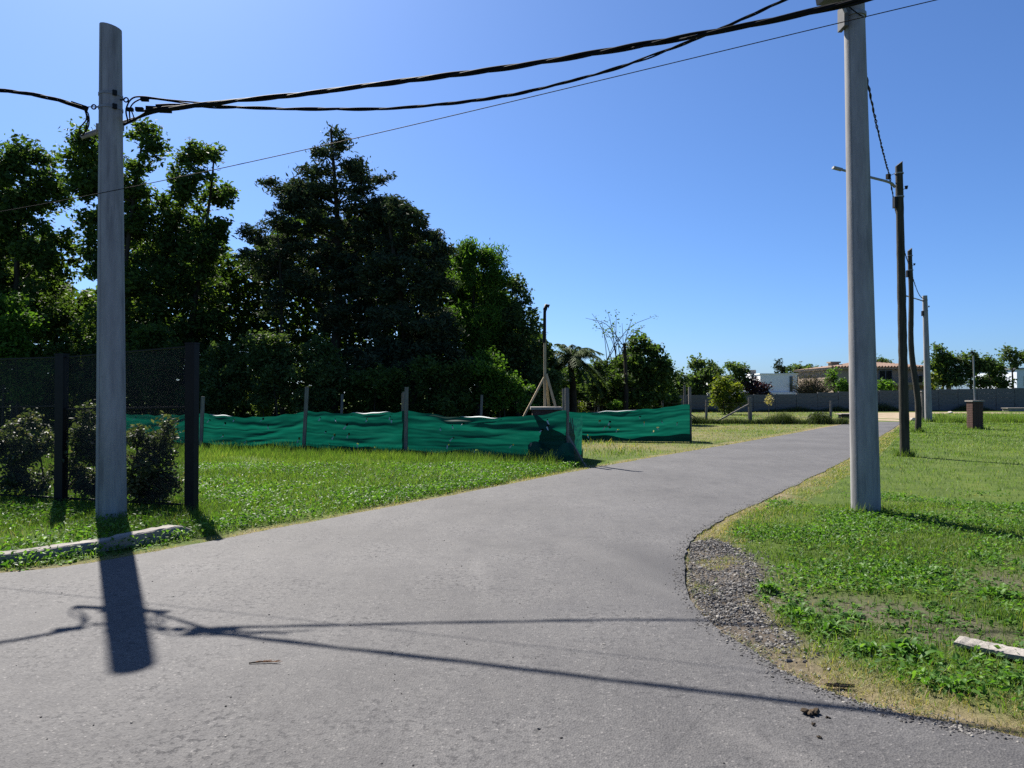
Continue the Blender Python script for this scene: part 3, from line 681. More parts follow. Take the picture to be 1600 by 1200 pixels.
# ------------------------------------------------------------------ precast panel wall
def panel_wall():
    p0 = at(1040, 645, 60)[:2]; p1 = at(1700, 640, 68)[:2]; Ln = np.linalg.norm(p1 - p0); nb = int(Ln / 2.0); dr = (p1 - p0) / Ln
    rz = math.atan2(dr[1], dr[0]); root = empty('panel_wall', (p0[0], p0[1], 0), 'long grey precast concrete panel wall behind the lawns', 'wall')
    def top_z(x, y):
        u = 800 + F * x / y
        return CAMZ + (614 - np.interp(u, [1040, 1200, 1330, 1450, 1600, 1720], [618, 617, 611.5, 609, 606.5, 605])) * y / F
    sl = None; po = None; NS = 5
    for k in range(nb + 1):
        P = p0 + dr * (Ln / nb) * k; H = float(top_z(*P)) + .15
        if po is None: o = po = MB().box((0, 0, .5), (.16, .14, 1.0)).build('post', M['wall_concrete'], root)
        else: o = po.copy(); SC.collection.objects.link(o); o.parent = root
        o.location = Vector((P[0], P[1], -.12)) - root.location; o.rotation_euler.z = rz; o.scale.z = H + .03
        if k == nb: break
        Q = p0 + dr * (Ln / nb) * (k + .5)
        for j in range(NS):
            if sl is None: s = sl = MB().box((0, 0, .49), (Ln / nb - .165, .06, .998)).build('slab', M['wall_concrete'], root)
            else: s = sl.copy(); SC.collection.objects.link(s); s.parent = root
            s.location = Vector((Q[0], Q[1], -.12 + H * j / NS)) - root.location
            s.location.y += RNG.uniform(-.02, .02)
            s.rotation_euler.z = rz; s.scale.z = H / NS
panel_wall()

# ------------------------------------------------------------------ wire fence on the far lawn
def wire_fence():
    A = np.array((at(862, 660, 38.6)[0], 38.6)); B = np.array((at(1299, 662, 37.6)[0], 37.6))
    root = empty('wire_fence', (A[0], A[1], 0), 'old wire fence with weathered posts in front of the panel wall', 'fence')
    us = [868, 905, 935, 973, 1035, 1069, 1103, 1172, 1297]; hts = [1.3, 1.2, 1.25, 1.15, 1.2, 2.0, 1.25, 1.35, 1.2]
    tops = []
    for u, h in zip(us, hts):
        t = (u - 868) / (1297 - 868); d = 38.6 - t * 1.0; x = (u - 800) / F * d
        MB().tube([(x, d, -.1), (x + RNG.uniform(-.04, .04), d, h)], [.075, .06] if u != 1172 else [.11, .10], 7).build('post', M['post_wood'], root)
        tops.append((x, d))
    x, d = tops[7]
    MB().bar((x - 1.9, d - .1, .05), (x - .1, d - .05, 1.0), .07, .07).build('brace', M['post_wood'], root)
    MB().bar((x - 3.3, d - .1, .6), (x - 2.5, d - .05, .05), .05, .05).build('brace', M['post_wood'], root)
    for z in (.35, .65, .9, 1.1):
        ln = []
        for (xa, ya), (xb, yb) in zip(tops[:-1], tops[1:]):
            for t in np.linspace(0, 1, 5, endpoint=False): ln.append((xa + (xb - xa) * t, ya + (yb - ya) * t - .07, z - .04 * 4 * t * (1 - t)))
        ln.append((*tops[-1], z)); MB().tube(ln, .007, 4).build('wire', M['black_metal'], root)
wire_fence()

# ------------------------------------------------------------------ concrete pole on the left
def pole_shaft(root, base, top, r0, r1, mat, n=14, phase=0., slant=0., rough=0.0, bend=None, smooth=False, hidden=.3):
    mb = MB(); m = 40; t = np.linspace(0, 1, m)[:, None]; P = base + (top - base) * t
    P[0] = base - (top - base) / np.linalg.norm(top - base) * hidden
    if bend is not None: P[:, 0] += bend(t[:, 0])
    r = r0 + (r1 - r0) * t[:, 0]
    if rough: r = r * (1 + rough * RNG.normal(0, 1, m))
    mb.tube(P, r, n, True, phase)
    V = np.concatenate(mb.v)
    if slant:
        V = V.copy(); sel = V[:, 2] > top[2] - .004
        V[sel, 2] += (V[sel, 0] - top[0]) / r1 * slant
        mb.v = [V]
    return mb.build('shaft', mat, root, smooth=smooth)

LP = np.array((at(174, 812, 9.15)[0], 9.15, 0.)); LT = at(173, 43, 9.15)
lp = empty('utility_pole', LP, 'thick pale grey concrete pole in the left foreground, casting its shadow on the road', 'utility pole', 'poles along the street')
pole_shaft(lp, LP, LT, .176, .127, M['pole_concrete'], 16, .2, slant=-.025, smooth=True)
def ring(c, r, h, n=20):
    mb = MB(); a = np.arange(n) * 2 * math.pi / n; V = []
    for z, q in ((-h / 2, r), (h / 2, r), (h / 2, r - .012), (-h / 2, r - .012)): V.append(np.c_[c[0] + q * np.cos(a), c[1] + q * np.sin(a), np.full(n, c[2] + z)])
    f = [(k * n + j, k * n + (j + 1) % n, ((k + 1) % 4) * n + (j + 1) % n, ((k + 1) % 4) * n + j) for k in range(4) for j in range(n)]
    return mb.add(np.vstack(V), f)
def on_pole(B, T, z): return B + (T - B) * ((z - B[2]) / (T[2] - B[2]))
for v in (150, 171):
    z = at(173, v, 9.15)[2]; c = on_pole(LP, LT, z); rr = .176 + (.127 - .176) * z / LT[2]
    ring(c, rr + .008, .03).build('strap', M['steel'], lp)
    MB().box(c + (rr * .75, -rr * .72, 0), (.05, .05, .06), .7).build('buckle', M['black_metal'], lp)
for sgn, v in ((1, 157), (-1, 168)):
    z = at(173, v, 9.15)[2]; c = on_pole(LP, LT, z) + (sgn * .13, -.02, 0)
    a = np.linspace(0, 2 * math.pi, 14); hook = MB()
    hook.tube(np.c_[c[0] + sgn * (.075 + .028 * np.cos(a)), np.full(14, c[1]), c[2] + .028 * np.sin(a)], .009, 6)
    hook.tube([c, c + (sgn * .05, 0, 0)], .010, 6); hook.build('eye_bolt', M['black_metal'], lp)
# conduit bracket crossing behind the shaft
b0, b1 = at(127, 214, 9.28), at(212, 186, 9.34)
MB().tube([b0, at(150, 206, 9.30), at(190, 193, 9.33), b1], [.030, .034, .030, .028], 9).build('conduit', M['steel'], lp, smooth=True)
MB().box(at(172, 199, 9.28), (.34, .05, .09)).build('bracket', M['steel'], lp)
# mould seam down the shaft
MB().tube([LP + (-.075, -.158, .02), LT + (-.054, -.113, -.02)], .006, 5).build('seam', M['pole_concrete'], lp)

# ------------------------------------------------------------------ overhead cables
def cable_pts(px, dfun, deg, uext, n=90):
    """fit a hanging line: pixels -> places at depth dfun(x), height as polynomial of x"""
    xs, zs = [], []
    for u, v in px:
        X = (u - 800) / F; d = 9.0
        for _ in range(30): d = dfun(X * d)
        p = at(u, v, d); xs.append(p[0]); zs.append(p[2])
    c = np.polyfit(xs, zs, deg); X = np.linspace(uext[0], uext[1], n)
    return np.c_[X, [dfun(x) for x in X], np.polyval(c, X)]

def twisted(name, label, P, nst, rs, rt, pitch, group='overhead cables', wander=0.0):
    root = empty(name, P[0], label, 'cable', group)
    s = np.r_[0, np.cumsum(np.linalg.norm(np.diff(P, axis=0), axis=1))]; n = int(s[-1] / .07) + 2
    S = np.linspace(0, s[-1], n); Q = np.stack([np.interp(S, s, P[:, j]) for j in range(3)], 1)
    T = np.gradient(Q, axis=0); T /= np.linalg.norm(T, axis=1)[:, None]
    N = np.cross(T, (0, 0, 1.)); N /= np.linalg.norm(N, axis=1)[:, None]; B = np.cross(N, T)
    for k in range(nst):
        a = 2 * math.pi * (S / pitch + k / nst) + .8 * np.sin(S * .9 + k)
        rad = rt * (1 + wander * np.sin(S * 1.7 + 2 * k) + wander * np.sin(S * 3.1 + k))
        X = Q + rad[:, None] * (np.cos(a)[:, None] * N + np.sin(a)[:, None] * B)
        MB().tube(X, rs, 6).build('strand', M['cable'], root, smooth=True)
    return root

main_d = lambda x: 9.0 - .332 * (x + 4.9)
P_main = cable_pts([(262, 169), (330, 162), (400, 156), (520, 138), (700, 118), (900, 89), (1130, 47), (1300, 12)], main_d, 3, (-4.52, 9.0))
twisted('power_cable', 'thick twisted black cable sagging from the left pole towards the upper right', P_main, 4, .0135, .0165, 1.7, wander=.2)
sec_d = lambda x: 9.0 + .07 * (x + 4.9)
P_sec = cable_pts([(262, 166), (340, 164), (460, 172), (600, 170), (750, 155), (900, 125), (1050, 75), (1130, 44), (1225, 0)], sec_d, 4, (-4.45, 4.55))
twisted('power_cable', 'second twisted black cable dipping below the thick one and rising to the right pole', P_sec, 3, .0105, .012, 1.2, wander=.2)
thin_d = lambda x: 8.80 - .24 * (x + 5.0)
P_thin = cable_pts([(0, 330), (155, 303), (350, 262), (540, 218), (900, 135), (1313, 37), (1460, 0)], thin_d, 3, (-9.5, 8.5))
r_ = empty('service_wire', P_thin[0], 'single thin black wire crossing in front of both concrete poles', 'wire', 'overhead cables')
MB().tube(P_thin, .0045, 6).build('strand', M['cable'], r_, smooth=True)
lft_d = lambda x: 9.0 + .62 * (x + 5.25)
P_left = cable_pts([(0, 142), (60, 150), (110, 163), (137, 171)], lft_d, 2, (-8.6, -5.30), 40)
twisted('power_cable', 'twisted cable leaving the left pole to the left edge', P_left, 3, .011, .013, .8, wander=.3)

# jumper loops and connectors at the left pole: one wiring thing
def jumpers():
    root = empty('cable_splice', at(230, 165, 8.95), 'tangle of black connectors and looped jumpers right of the left pole', 'cable splice')
    def q(*p): return smooth_line([at(u, v, d) for u, v, d in p], 6)
    for pts, r in (([(200, 190, 9.3), (197, 172, 9.1), (205, 155, 8.95), (222, 151, 8.92), (262, 156, 8.9), (330, 162, 8.98)], .010),
                   ([(203, 188, 9.3), (203, 170, 9.1), (213, 158, 9), (235, 154, 8.95), (300, 163, 8.95)], .009),
                   ([(193, 195, 9.3), (215, 184, 9.15), (240, 172, 8.95), (290, 167, 8.85)], .016),
                   ([(200, 192, 9.25), (222, 182, 9.1), (250, 174, 8.9), (310, 164, 8.85)], .012),
                   ([(205, 172, 9.1), (209, 186, 9.2), (199, 193, 9.3)], .008)):
        MB().tube(q(*pts), r, 6).build('jumper', M['cable'], root, smooth=True)
    for u, v, w in ((203, 171, .05), (218, 171, .06), (236, 170, .075), (258, 171, .10), (250, 167, .06), (226, 155, .06)):
        c = at(u, v, 8.93); MB().box(c, (w * 1.5, .05, w * .75), .1).build('connector', M['cable'], root)
    MB().tube([at(196, 170, 9.0), at(206, 171, 8.95)], .006, 5).build('tie_wire', M['steel'], root)
jumpers()
def jumpers_left():
    root = empty('cable_splice', at(135, 175, 8.95), 'cable clamp with hanging loops left of the left pole', 'cable splice')
    def q(*p): return smooth_line([at(u, v, d) for u, v, d in p], 6)
    for pts in ([(128, 168, 9), (138, 178, 9.02), (138, 198, 9.1), (127, 213, 9.27)], [(132, 169, 9), (135, 186, 9.05), (125, 200, 9.15), (126, 212, 9.27)], [(131, 169, 9), (137, 184, 9.04), (134, 202, 9.15), (129, 212, 9.27)]):
        MB().tube(q(*pts), .0085, 6).build('jumper', M['cable'], root, smooth=True)
    MB().bar(at(112, 162, 8.98), at(136, 170, 8.98), .05, .055).build('clamp', M['cable'], root)
    MB().tube([at(137, 167, 9.0), at(151, 167, 9.1)], .006, 5).build('tie_wire', M['steel'], root)
jumpers_left()

# ------------------------------------------------------------------ poles on the right verge
def right_pole():
    d = 9.72; B = at(1353, 799, d); B[2] = 0; T = at(1332, -105, d)
    root = empty('utility_pole', B, 'big round concrete pole on the right verge, top cut by the frame', 'utility pole', 'poles along the street')
    pole_shaft(root, B, T, .184, .122, M['pole_concrete'], 32, .30, smooth=True)
    c = at(1335, 26, d); ring(c, .150, .045).build('strap', M['steel'], root)
    p = at(1317, 28, d - .02); MB().box(p, (.055, .20, .30)).build('side_plate', M['dark_steel'], root)
    a, b = at(1283, -3, d - .25), at(1352, -6, d - .05); MB().bar(a, b, .20, .10).build('crossarm', M['dark_steel'], root)
    MB().bar(at(1312, -2, d - .16), at(1322, 20, d - .16), .03, .03).build('arm_brace', M['steel'], root)
    MB().tube(smooth_line([at(1320, 5, d - .2), at(1336, 18, d - .2), at(1350, 27, d - .1)], 6), .008, 5).build('tie_wire', M['cable'], root)
    MB().tube([B + (-.155, -.10, .0), T + (-.103, -.07, 0)], .006, 5).build('seam', M['pole_concrete'], root)
    return B, T
RB, RT = right_pole()

def wood_pole(label, bu, bv, tu, tv, d, r0, r1, mat, slant, bend=None, arm=None, concrete=False):
    B = at(bu, bv, d); B[2] = 0; T = at(tu, tv, d)
    root = empty('utility_pole', B, label, 'utility pole', 'poles along the street')
    pole_shaft(root, B, T, r0, r1, mat, 12, .1, slant, 0 if concrete else .03, bend, True)
    for q in (.25, .85):
        z = T[2] - q; c = on_pole(B, T, z); ring(c, r1 + .02, .03).build('strap', M['steel'], root)
    MB().box((T[0] - r1 - .03, d - .02, T[2] - 1.0), (.07, .12, .28)).build('fuse_box', M['black_metal'], root)
    z = T[2] - .62; MB().tube([(T[0] + r1, d, z - .05), (T[0] + r1 + .10, d, z)], .010, 6).build('insulator_pin', M['steel'], root)
    MB().tube([(T[0] + r1 + .10, d, z - .03), (T[0] + r1 + .10, d, z + .05)], [.028, .045], 8).build('insulator', M['black_metal'], root)
    if arm:
        pts = smooth_line([at(u, v, dd) for u, v, dd in arm], 5)
        o = MB().tube(pts, np.linspace(.035, .032, len(pts)), 8).build('lamp_arm', M['steel'], root, smooth=True)
        e = pts[-1]; d_ = (pts[-1] - pts[-2]); d_ /= np.linalg.norm(d_)
        build_sub(MB().bar(e - d_ * .02, e + d_ * .22, .10, .055), 'lamp_socket', M['steel'], o)
    return B, T
P2B, P2T = wood_pole('nearest dark wooden pole with a slanted top and a lamp arm', 1414, 712, 1404.5, 256, 18.5, .118, .088, M['wood_pole'], .07, arm=[(1398, 292, 18.5), (1390, 285, 18.4), (1360, 277, 18.3), (1314, 265, 18.2)])
P3B, P3T = wood_pole('crooked wooden pole between the dark wooden pole and the far concrete pole', 1434, 676, 1421.5, 390, 29.7, .125, .085, M['wood_pole'], .07, bend=lambda t: .11 * np.sin(t * 9.4) * (1 - t) - .06 * np.sin(t * 3.1))
P4B, P4T = wood_pole('far concrete pole with a lamp arm, last in the roadside row', 1451, 664, 1445, 462, 40.5, .19, .125, M['pole_concrete'], .0, arm=[(1444, 471, 40.5), (1435, 468, 40.4), (1418, 463, 40.3)], concrete=True)
def short_post():
    d = 43; B = at(1442.5, 655, d); B[2] = 0; root = empty('fence_post', B, 'short dark grey post just left of the far concrete pole base', 'post')
    MB().tube([B - (0, 0, .2), at(1441.5, 612, d)], [.12, .11], 8).build('shaft', M['post_wood'], root)
    MB().box(at(1441.5, 611.5, d), (.26, .26, .06)).build('cap', M['concrete'], root)
short_post()

def span(label, A, Bp, sag, nst=2, rs=.011, rt=.011, pitch=.7):
    t = np.linspace(0, 1, 40)[:, None]; P = A + (Bp - A) * t; P[:, 2] -= sag * 4 * (t * (1 - t))[:, 0]
    twisted('power_cable', label, P, nst, rs, rt, pitch, wander=.3)
A1 = at(1338, 38, 9.88)
span('cable falling from the right concrete pole to the nearest wooden pole', A1, at(1390, 274, 18.45), .16)
span('cable strung between the two wooden poles', at(1390, 274, 18.45), at(1420, 412, 29.6), .30)
span('cable strung from the crooked wooden pole to the far concrete pole', at(1420, 408, 29.6), at(1443, 466, 40.4), .40)
def clamp(u, v, u2, v2, d, label):
    root = empty('cable_clamp', at(u, v, d), label, 'cable clamp')
    MB().box(at(u, v, d), (.09, .08, .13), .3).build('jaw', M['cable'], root)
    MB().tube([at(u, v, d), at(u2, v2, d)], .008, 5).build('hook', M['steel'], root)
clamp(1388, 276, 1398, 271, 18.45, 'black clamp holding the cable at the nearest wooden pole')

# ------------------------------------------------------------------ brick meter pillars
def meter_pillar(base, w, h, label, pipe_top, pipe_r=.03, braces=(), rz=.0, wood=False):
    root = empty('meter_pillar', base, label, 'meter pillar')
    MB().box(base + (0, 0, h / 2 - .02), (w - .05, w - .05, h), rz).build('core', M['mortar'], root)
    nc = int(h / .075); bl = (w - .01) / 2; bh = h / nc - .012
    br = None
    for k in range(nc):
        for side in range(4):
            for j in range(2):
                off = (j - .5) * bl * 1.0
                a = side * math.pi / 2 + rz; n_ = np.array((math.cos(a), math.sin(a), 0)); t_ = np.array((-n_[1], n_[0], 0))
                if br is None: o = br = MB().box((0, 0, 0), (.06, bl - .014, bh)).build('brick', M['brick'], root)
                else: o = br.copy(); SC.collection.objects.link(o); o.parent = root
                sh = (.5 if k % 2 else 0) * bl * .3 * (1 if side % 2 else -1)
                o.location = Vector(n_ * (w / 2 - .022 + RNG.uniform(-.004, .004)) + t_ * (off * .96 + sh * .1) + np.array((0, 0, (k + .5) * h / nc)))
                o.rotation_euler.z = a
    MB().box(base + (0, 0, h + .03), (w + .10, w + .10, .06), rz).build('cap', M['concrete'], root)
    return root
PB = gnd(1523.5, 670); PB[2] = -.03
mp = meter_pillar(PB, .46, 1.24, 'dark brick meter pillar with a thin pipe on the right lawn', 0)
pt = at(1521, 556, PB[1]); MB().tube([PB + (0, 0, 1.2), pt], .032, 8).build('pipe', M['steel'], mp, smooth=True)
MB().tube([pt, pt + (0, 0, .10), pt + (-.05, 0, .17), pt + (-.11, 0, .15)], .045, 8).build('pipe_head', M['black_metal'], mp, smooth=True)

PC = np.array((at(853, 700, 17.22)[0], 17.22, -.03))
mp2 = meter_pillar(PC, .64, 1.24, 'brick meter pillar hidden behind the corner of the green cloth', 0)
mast_b = PC + (0, .02, 1.30); mast_t = at(852, 486, 17.4)
MAST = empty('wooden_mast', (mast_b[0], mast_b[1] + .45, 0), 'tall thin wooden mast with raw timber braces behind the cloth corner', 'mast')
mx, my = mast_b[0], mast_b[1] + .42
MB().bar((mx, my, -.1), (mast_t[0], my, mast_t[2]), .065, .065).build('pole', M['raw_wood'], MAST)
MB().bar((mast_t[0] - .02, my - .02, mast_t[2] - .75), (mast_t[0], my - .02, mast_t[2] + .1), .07, .07).build('service_pipe', M['black_metal'], MAST)
MB().tube([(mast_t[0], my, mast_t[2] + .05), (mast_t[0] + .04, my, mast_t[2] + .17), (mast_t[0] + .11, my, mast_t[2] + .14)], .05, 8).build('pipe_head', M['black_metal'], MAST, smooth=True)
zb = at(852, 590, 18)[2]
MB().bar((mx - .02, my - .03, zb), (mx - 1.12, my - .15, -.1), .06, .045).build('brace', M['raw_wood'], MAST)
MB().bar((mx + .03, my - .06, zb + .08), (mx + .62, my - .25, -.1), .06, .045).build('brace', M['raw_wood'], MAST)
MB().bar((mx + .02, my + .05, zb), (mx + .30, my + 1.0, -.1), .06, .045).build('brace', M['raw_wood'], MAST)

# ------------------------------------------------------------------ green shade cloth fences
def cloth_panel(A, B, zA, zB, sag, root, seed, nx=110, nz=64, holes=0, low=-.02, fold=1.0, top_white=None, bulge=.05):
    """a hung cloth from post A to post B: sagging top edge, wrinkles pulled between the posts, torn holes"""
    rng = np.random.default_rng(seed); A = np.array(A); B = np.array(B); Ln = np.linalg.norm(B - A); dr = (B - A) / Ln; nrm = np.array((dr[1], -dr[0]))
    s = np.linspace(0, 1, nx); t = np.linspace(0, 1, nz); S, T = np.meshgrid(s, t)
    zt = zA + (zB - zA) * S - 1.5 * sag * 4 * S * (1 - S) + .012 * np.sin(S * 23 + seed) + .01 * np.sin(S * 41)
    Z = low + (zt - low) * T
    w = np.zeros_like(S)
    for k in range(20):                                   # creases run nearly level and fan out at the posts
        t0 = rng.uniform(.02, 1); sl = rng.normal(0, .13) + .25 * (rng.uniform(-.5, .5) * (abs(rng.uniform(-1, 1)) > .5)); wd = rng.uniform(.010, .035); c0 = rng.uniform(0, 1); le = rng.uniform(.2, .7)
        y = T - (t0 + sl * (S - c0) + .018 * np.sin(S * 5 + k))
        w += rng.uniform(.004, .017) * np.exp(-(y / wd) ** 2) * np.exp(-((S - c0) / le) ** 2) * rng.choice((-1, 1, 1))
    for k in range(6):                                    # a few deep sagging folds between the posts
        t0 = rng.uniform(.1, .95); c0 = rng.uniform(.15, .85); wd = rng.uniform(.045, .09); sl = rng.uniform(-.7, .7)
        y = T - (t0 + sl * (S - c0) - .25 * S * (1 - S))
        w += rng.uniform(.035, .07) * np.exp(-(y / wd) ** 2) * np.exp(-((S - c0) / rng.uniform(.25, .55)) ** 2)
    w += .002 * np.sin(T * 61 + 7 * np.sin(S * 4 + seed) + 3 * np.sin(S * 11 + 2 * T)) * np.abs(np.cos(S * 3.14 + T))
    w *= .62 * fold; w += bulge * np.sin(S * np.pi) * (1 - T) + .03 * np.sin(S * 7 + seed) * (1 - T)
    V = np.stack((A[0] + dr[0] * Ln * S + nrm[0] * w, A[1] + dr[1] * Ln * S + nrm[1] * w, Z), -1).reshape(-1, 3)
    i = np.arange(nz - 1)[:, None] * nx + np.arange(nx - 1)[None]
    q = np.stack((i, i + 1, i + nx + 1, i + nx), -1)
    keep = np.ones(q.shape[:2], bool); tears = []
    for k in range(holes):
        a, b = int(rng.uniform(.06, .94) * nx), int(rng.uniform(.12, .92) * nz); ln = rng.integers(1, 3)
        keep[b:b + ln * 2, a:a + rng.integers(1, 3)] = False; tears.append(V[(min(b, nz - 1)) * nx + min(a, nx - 1)])
    mb = MB(); mb.add(V, q[keep])
    o = mb.build('cloth', M['shade_cloth'], root, smooth=True)
    for p in tears:                                       # a torn flap hanging at each hole
        f = MB(); x = rng.uniform(.015, .04); h = rng.uniform(.03, .10); lean = rng.uniform(-.06, .06)
        p = p + np.array((*(nrm * .025), 0))
        f.add([p, p + (dr[0] * x, dr[1] * x, .01), p + (dr[0] * (x + lean), dr[1] * (x + lean), -h) + np.array((*(nrm * .03), 0)), p + (dr[0] * lean, dr[1] * lean, -h * .8) + np.array((*(nrm * .04), 0))], [(0, 1, 2, 3)])
        build_sub(f, 'flap', M['white_cloth'], o)
    f = MB(); top = V.reshape(nz, nx, 3); kz = np.arange(nx)                    # doubled hem lying behind the foot of the cloth
    lo_ = top[0] - np.array((*(nrm * -.03), .0)); hi_ = top[max(2, nz // 6)] - np.array((*(nrm * -.03), .0))
    hi_ = hi_ + np.c_[0 * s, 0 * s, .05 * np.sin(s * 9 + seed) + .03 * np.sin(s * 21)]
    f.add(np.vstack((lo_, hi_)), [(j, j + 1, nx + j + 1, nx + j) for j in range(nx - 1)]); build_sub(f, 'hem', M['shade_cloth'], o, smooth=True)
    if top_white:
        s0, s1 = top_white; k = np.linspace(s0, s1, 14); top = V.reshape(nz, nx, 3)[-1]
        P = np.stack([np.interp(k, s, top[:, j]) for j in range(3)], 1); hgt = .018 * np.sin(np.linspace(0, np.pi, 14)) + .008
        f = MB(); a = P + np.array((*(-nrm * .03), .004)); b = P + np.c_[-nrm[None] * (.02 + .045 * np.sin(np.linspace(0, np.pi, 14)))[:, None], hgt]
        f.add(np.vstack((a, b)), [(j, j + 1, 15 + j, 14 + j) for j in range(13)])
        build_sub(f, 'rolled_hem', M['white_cloth'], o)
    return o

def plank_post(root, B, h, lean=0.0, w=.09, t=.06, rz=.1):
    B = np.array(B); MB().bar((B[0], B[1], -.15), (B[0] + lean, B[1], h), w, t).build('post', M['post_wood'], root)

A0 = np.array((-11.35, 20.98)); Aq = np.array((-8.75, 20.5)); Bq = np.array((-5.62, 19.7)); Cq = np.array((-2.68, 18.55)); Dq = np.array((1.22, 16.35))
ff = empty('shade_cloth_fence', (Cq[0], Cq[1], 0), 'long wrinkled green shade cloth fence with wooden posts, in front of the tall trees', 'fence', 'green shade cloth fences')
cloth_panel(A0, Aq, 1.0, 1.02, .03, ff, 1, holes=6)
cloth_panel(Aq, Bq, 1.02, 1.10, .09, ff, 2, holes=9, top_white=(.05, .30))
cloth_panel(Bq, Cq, 1.12, 1.14, .05, ff, 3, holes=12, top_white=(.45, .85))
cloth_panel(Cq, Dq, 1.16, 1.20, .12, ff, 4, nx=150, holes=13, fold=1.1, top_white=(.35, .62))
for P, h, ln in ((Aq, 1.50, .06), (Bq, 1.76, .09), (Cq, 1.75, .02)): plank_post(ff, (P[0] - .03, P[1] - .09), h, ln)
plank_post(ff, (Cq[0] - .14, Cq[1] + .12), 1.60, 0, .06)
# corner: the cloth turns back along the road, bunched at the foot
Eq = np.array((1.75, 18.0))
cloth_panel(Dq, Eq, 1.20, 1.05, .10, ff, 5, nx=60, fold=.5, bulge=.05)
plank_post(ff, (Dq[0] + .03, Dq[1] + .08), 1.72, 0)
plank_post(ff, (Dq[0] + .10, Dq[1] + .75), 1.62, 0, .06)
plank_post(ff, (Dq[0] - .78, Dq[1] + .38), .45, 0, .06)
rngb = np.random.default_rng(8); bun = MB(); a = np.linspace(0, 1, 26); g, hgt = np.meshgrid(a, np.linspace(0, 1, 9))
bx = Dq[0] - .85 + 1.0 * g; by = Dq[1] + .42 - .62 * g - .16 * np.sin(hgt * 3.1) - .05 * np.sin(g * 19 + hgt * 4); bz = -.03 + (.42 + .10 * np.sin(g * 9)) * hgt
i = np.arange(8)[:, None] * 26 + np.arange(25)[None]
bun.add(np.stack((bx, by, bz), -1).reshape(-1, 3), np.stack((i, i + 1, i + 27, i + 26), -1).reshape(-1, 4)); bun.build('bunched_hem', M['shade_cloth'], ff, smooth=True)
MB().bar((Dq[0] + .05, Dq[1] - .02, .62), (Dq[0] + .42, Dq[1] - .42, -.05), .035, .035).build('stay', M['post_wood'], ff)

sf = empty('shade_cloth_fence', (3.9, 24.1, 0), 'shorter green shade cloth fence across the lawn, right of the cloth corner', 'fence', 'green shade cloth fences')
F0 = np.array((1.75, 24.5)); F1 = np.array((5.82, 23.7))
cloth_panel(F0, F1, .94, 1.24, .06, sf, 6, nx=110, holes=13, fold=1.1, top_white=(.22, .62), low=.0)
plank_post(sf, (F0[0], F0[1] + .07), 1.75, 0); plank_post(sf, (F1[0] + .04, F1[1] + .07), 1.80, -.02)
cloth_panel(F1, F1 + (.16, .9), 1.22, 1.05, .02, sf, 7, nx=24, fold=1.0)
GP = 'boundary posts inside the cloth lot'
for u, v, d, lb in ((535, 616, 26, 'thin faint post behind the second span of green cloth'), (753, 617, 24, 'leaning post behind the third span of green cloth'), (631, 612, 24, 'thin post hidden beside the twin-board fence post')):
    T = at(u, v, d); o = empty('fence_post', (T[0], d, 0), lb, 'post', GP)
    MB().bar((T[0] - .06, d, -.1), T, .08, .07).build('stake', M['post_wood'], o)

# ------------------------------------------------------------------ black fence with net, and its hedge plants
def black_fence():
    A = np.array((at(299, 800, 9.7)[0], 9.7)); B = np.array((at(95, 790, 10.35)[0], 10.35)); Cc = B + (B - A) * 1.05
    root = empty('net_fence', (B[0], B[1], 0), 'black metal fence with dark see-through net at the left', 'fence')
    zt = [at(299, 538, 9.7)[2], at(95, 555, 10.35)[2], 2.12]; w = .145
    for P, z in zip((A, B, Cc), zt):
        p_ = MB().box((P[0], P[1], z / 2 - .05), (w, .10, z + .1), -.25).build('post', M['black_metal'], root)
        build_sub(MB().box((P[0], P[1], z + .012), (w + .012, .112, .02), -.25), 'cap', M['black_metal'], p_)
    for (P, z), (Q, y) in (((A, zt[0]), (B, zt[1])), ((B, zt[1]), (Cc, zt[2]))):
        e = (Q - P) / np.linalg.norm(Q - P) * .08; a, b = P + e, Q - e
        MB().bar((*a, z - .03), (*b, y - .03), .03, .02).build('rail', M['black_metal'], root)
        MB().bar((*a, 1.41), (*b, 1.37), .035, .025).build('rail', M['black_metal'], root)
        MB().bar((*a, .10), (*b, .10), .035, .025).build('rail', M['black_metal'], root)
        nb_ = MB(); nb_.add([(*a, .12), (*b, .12), (*b, y - .045), (*a, z - .045)], [(0, 1, 2, 3)]); nb_.build('net', M['black_net'], root)
black_fence()
GH = 'hedge shrubs along the black fence'
for i, (lb, cl, d, bu) in enumerate([
    ('dark glossy-leaved hedge shrub at the left edge', [(50, 655, 14, 16), (16, 690, 40, 32), (58, 700, 34, 36), (25, 740, 40, 36), (55, 760, 26, 24)], 10.9, 38),
    ('dark glossy-leaved hedge shrub just left of the left concrete pole', [(140, 650, 14, 18), (128, 690, 30, 32), (150, 700, 28, 32), (122, 745, 34, 34), (150, 765, 28, 22)], 10.5, 135),
    ('dark glossy-leaved hedge shrub just right of the left concrete pole', [(262, 665, 12, 16), (215, 680, 20, 18), (250, 700, 28, 24), (222, 715, 34, 28), (245, 745, 40, 30), (210, 755, 30, 30), (240, 772, 26, 20)], 10.1, 240),
    ('hedge shrub left of the frame beside the black fence', [(-50, 690, 34, 40), (-60, 750, 40, 40)], 11.2, -55)]):
    tree('hedge_shrub', lb, cl, d, bu, M['leaf_hedge'], .065, 3.0, .13, .9, .55, .1, seed=200 + i, group=GH, cat='shrub', trunk_r=.018, stems=4, spread=.8, twigs=8)

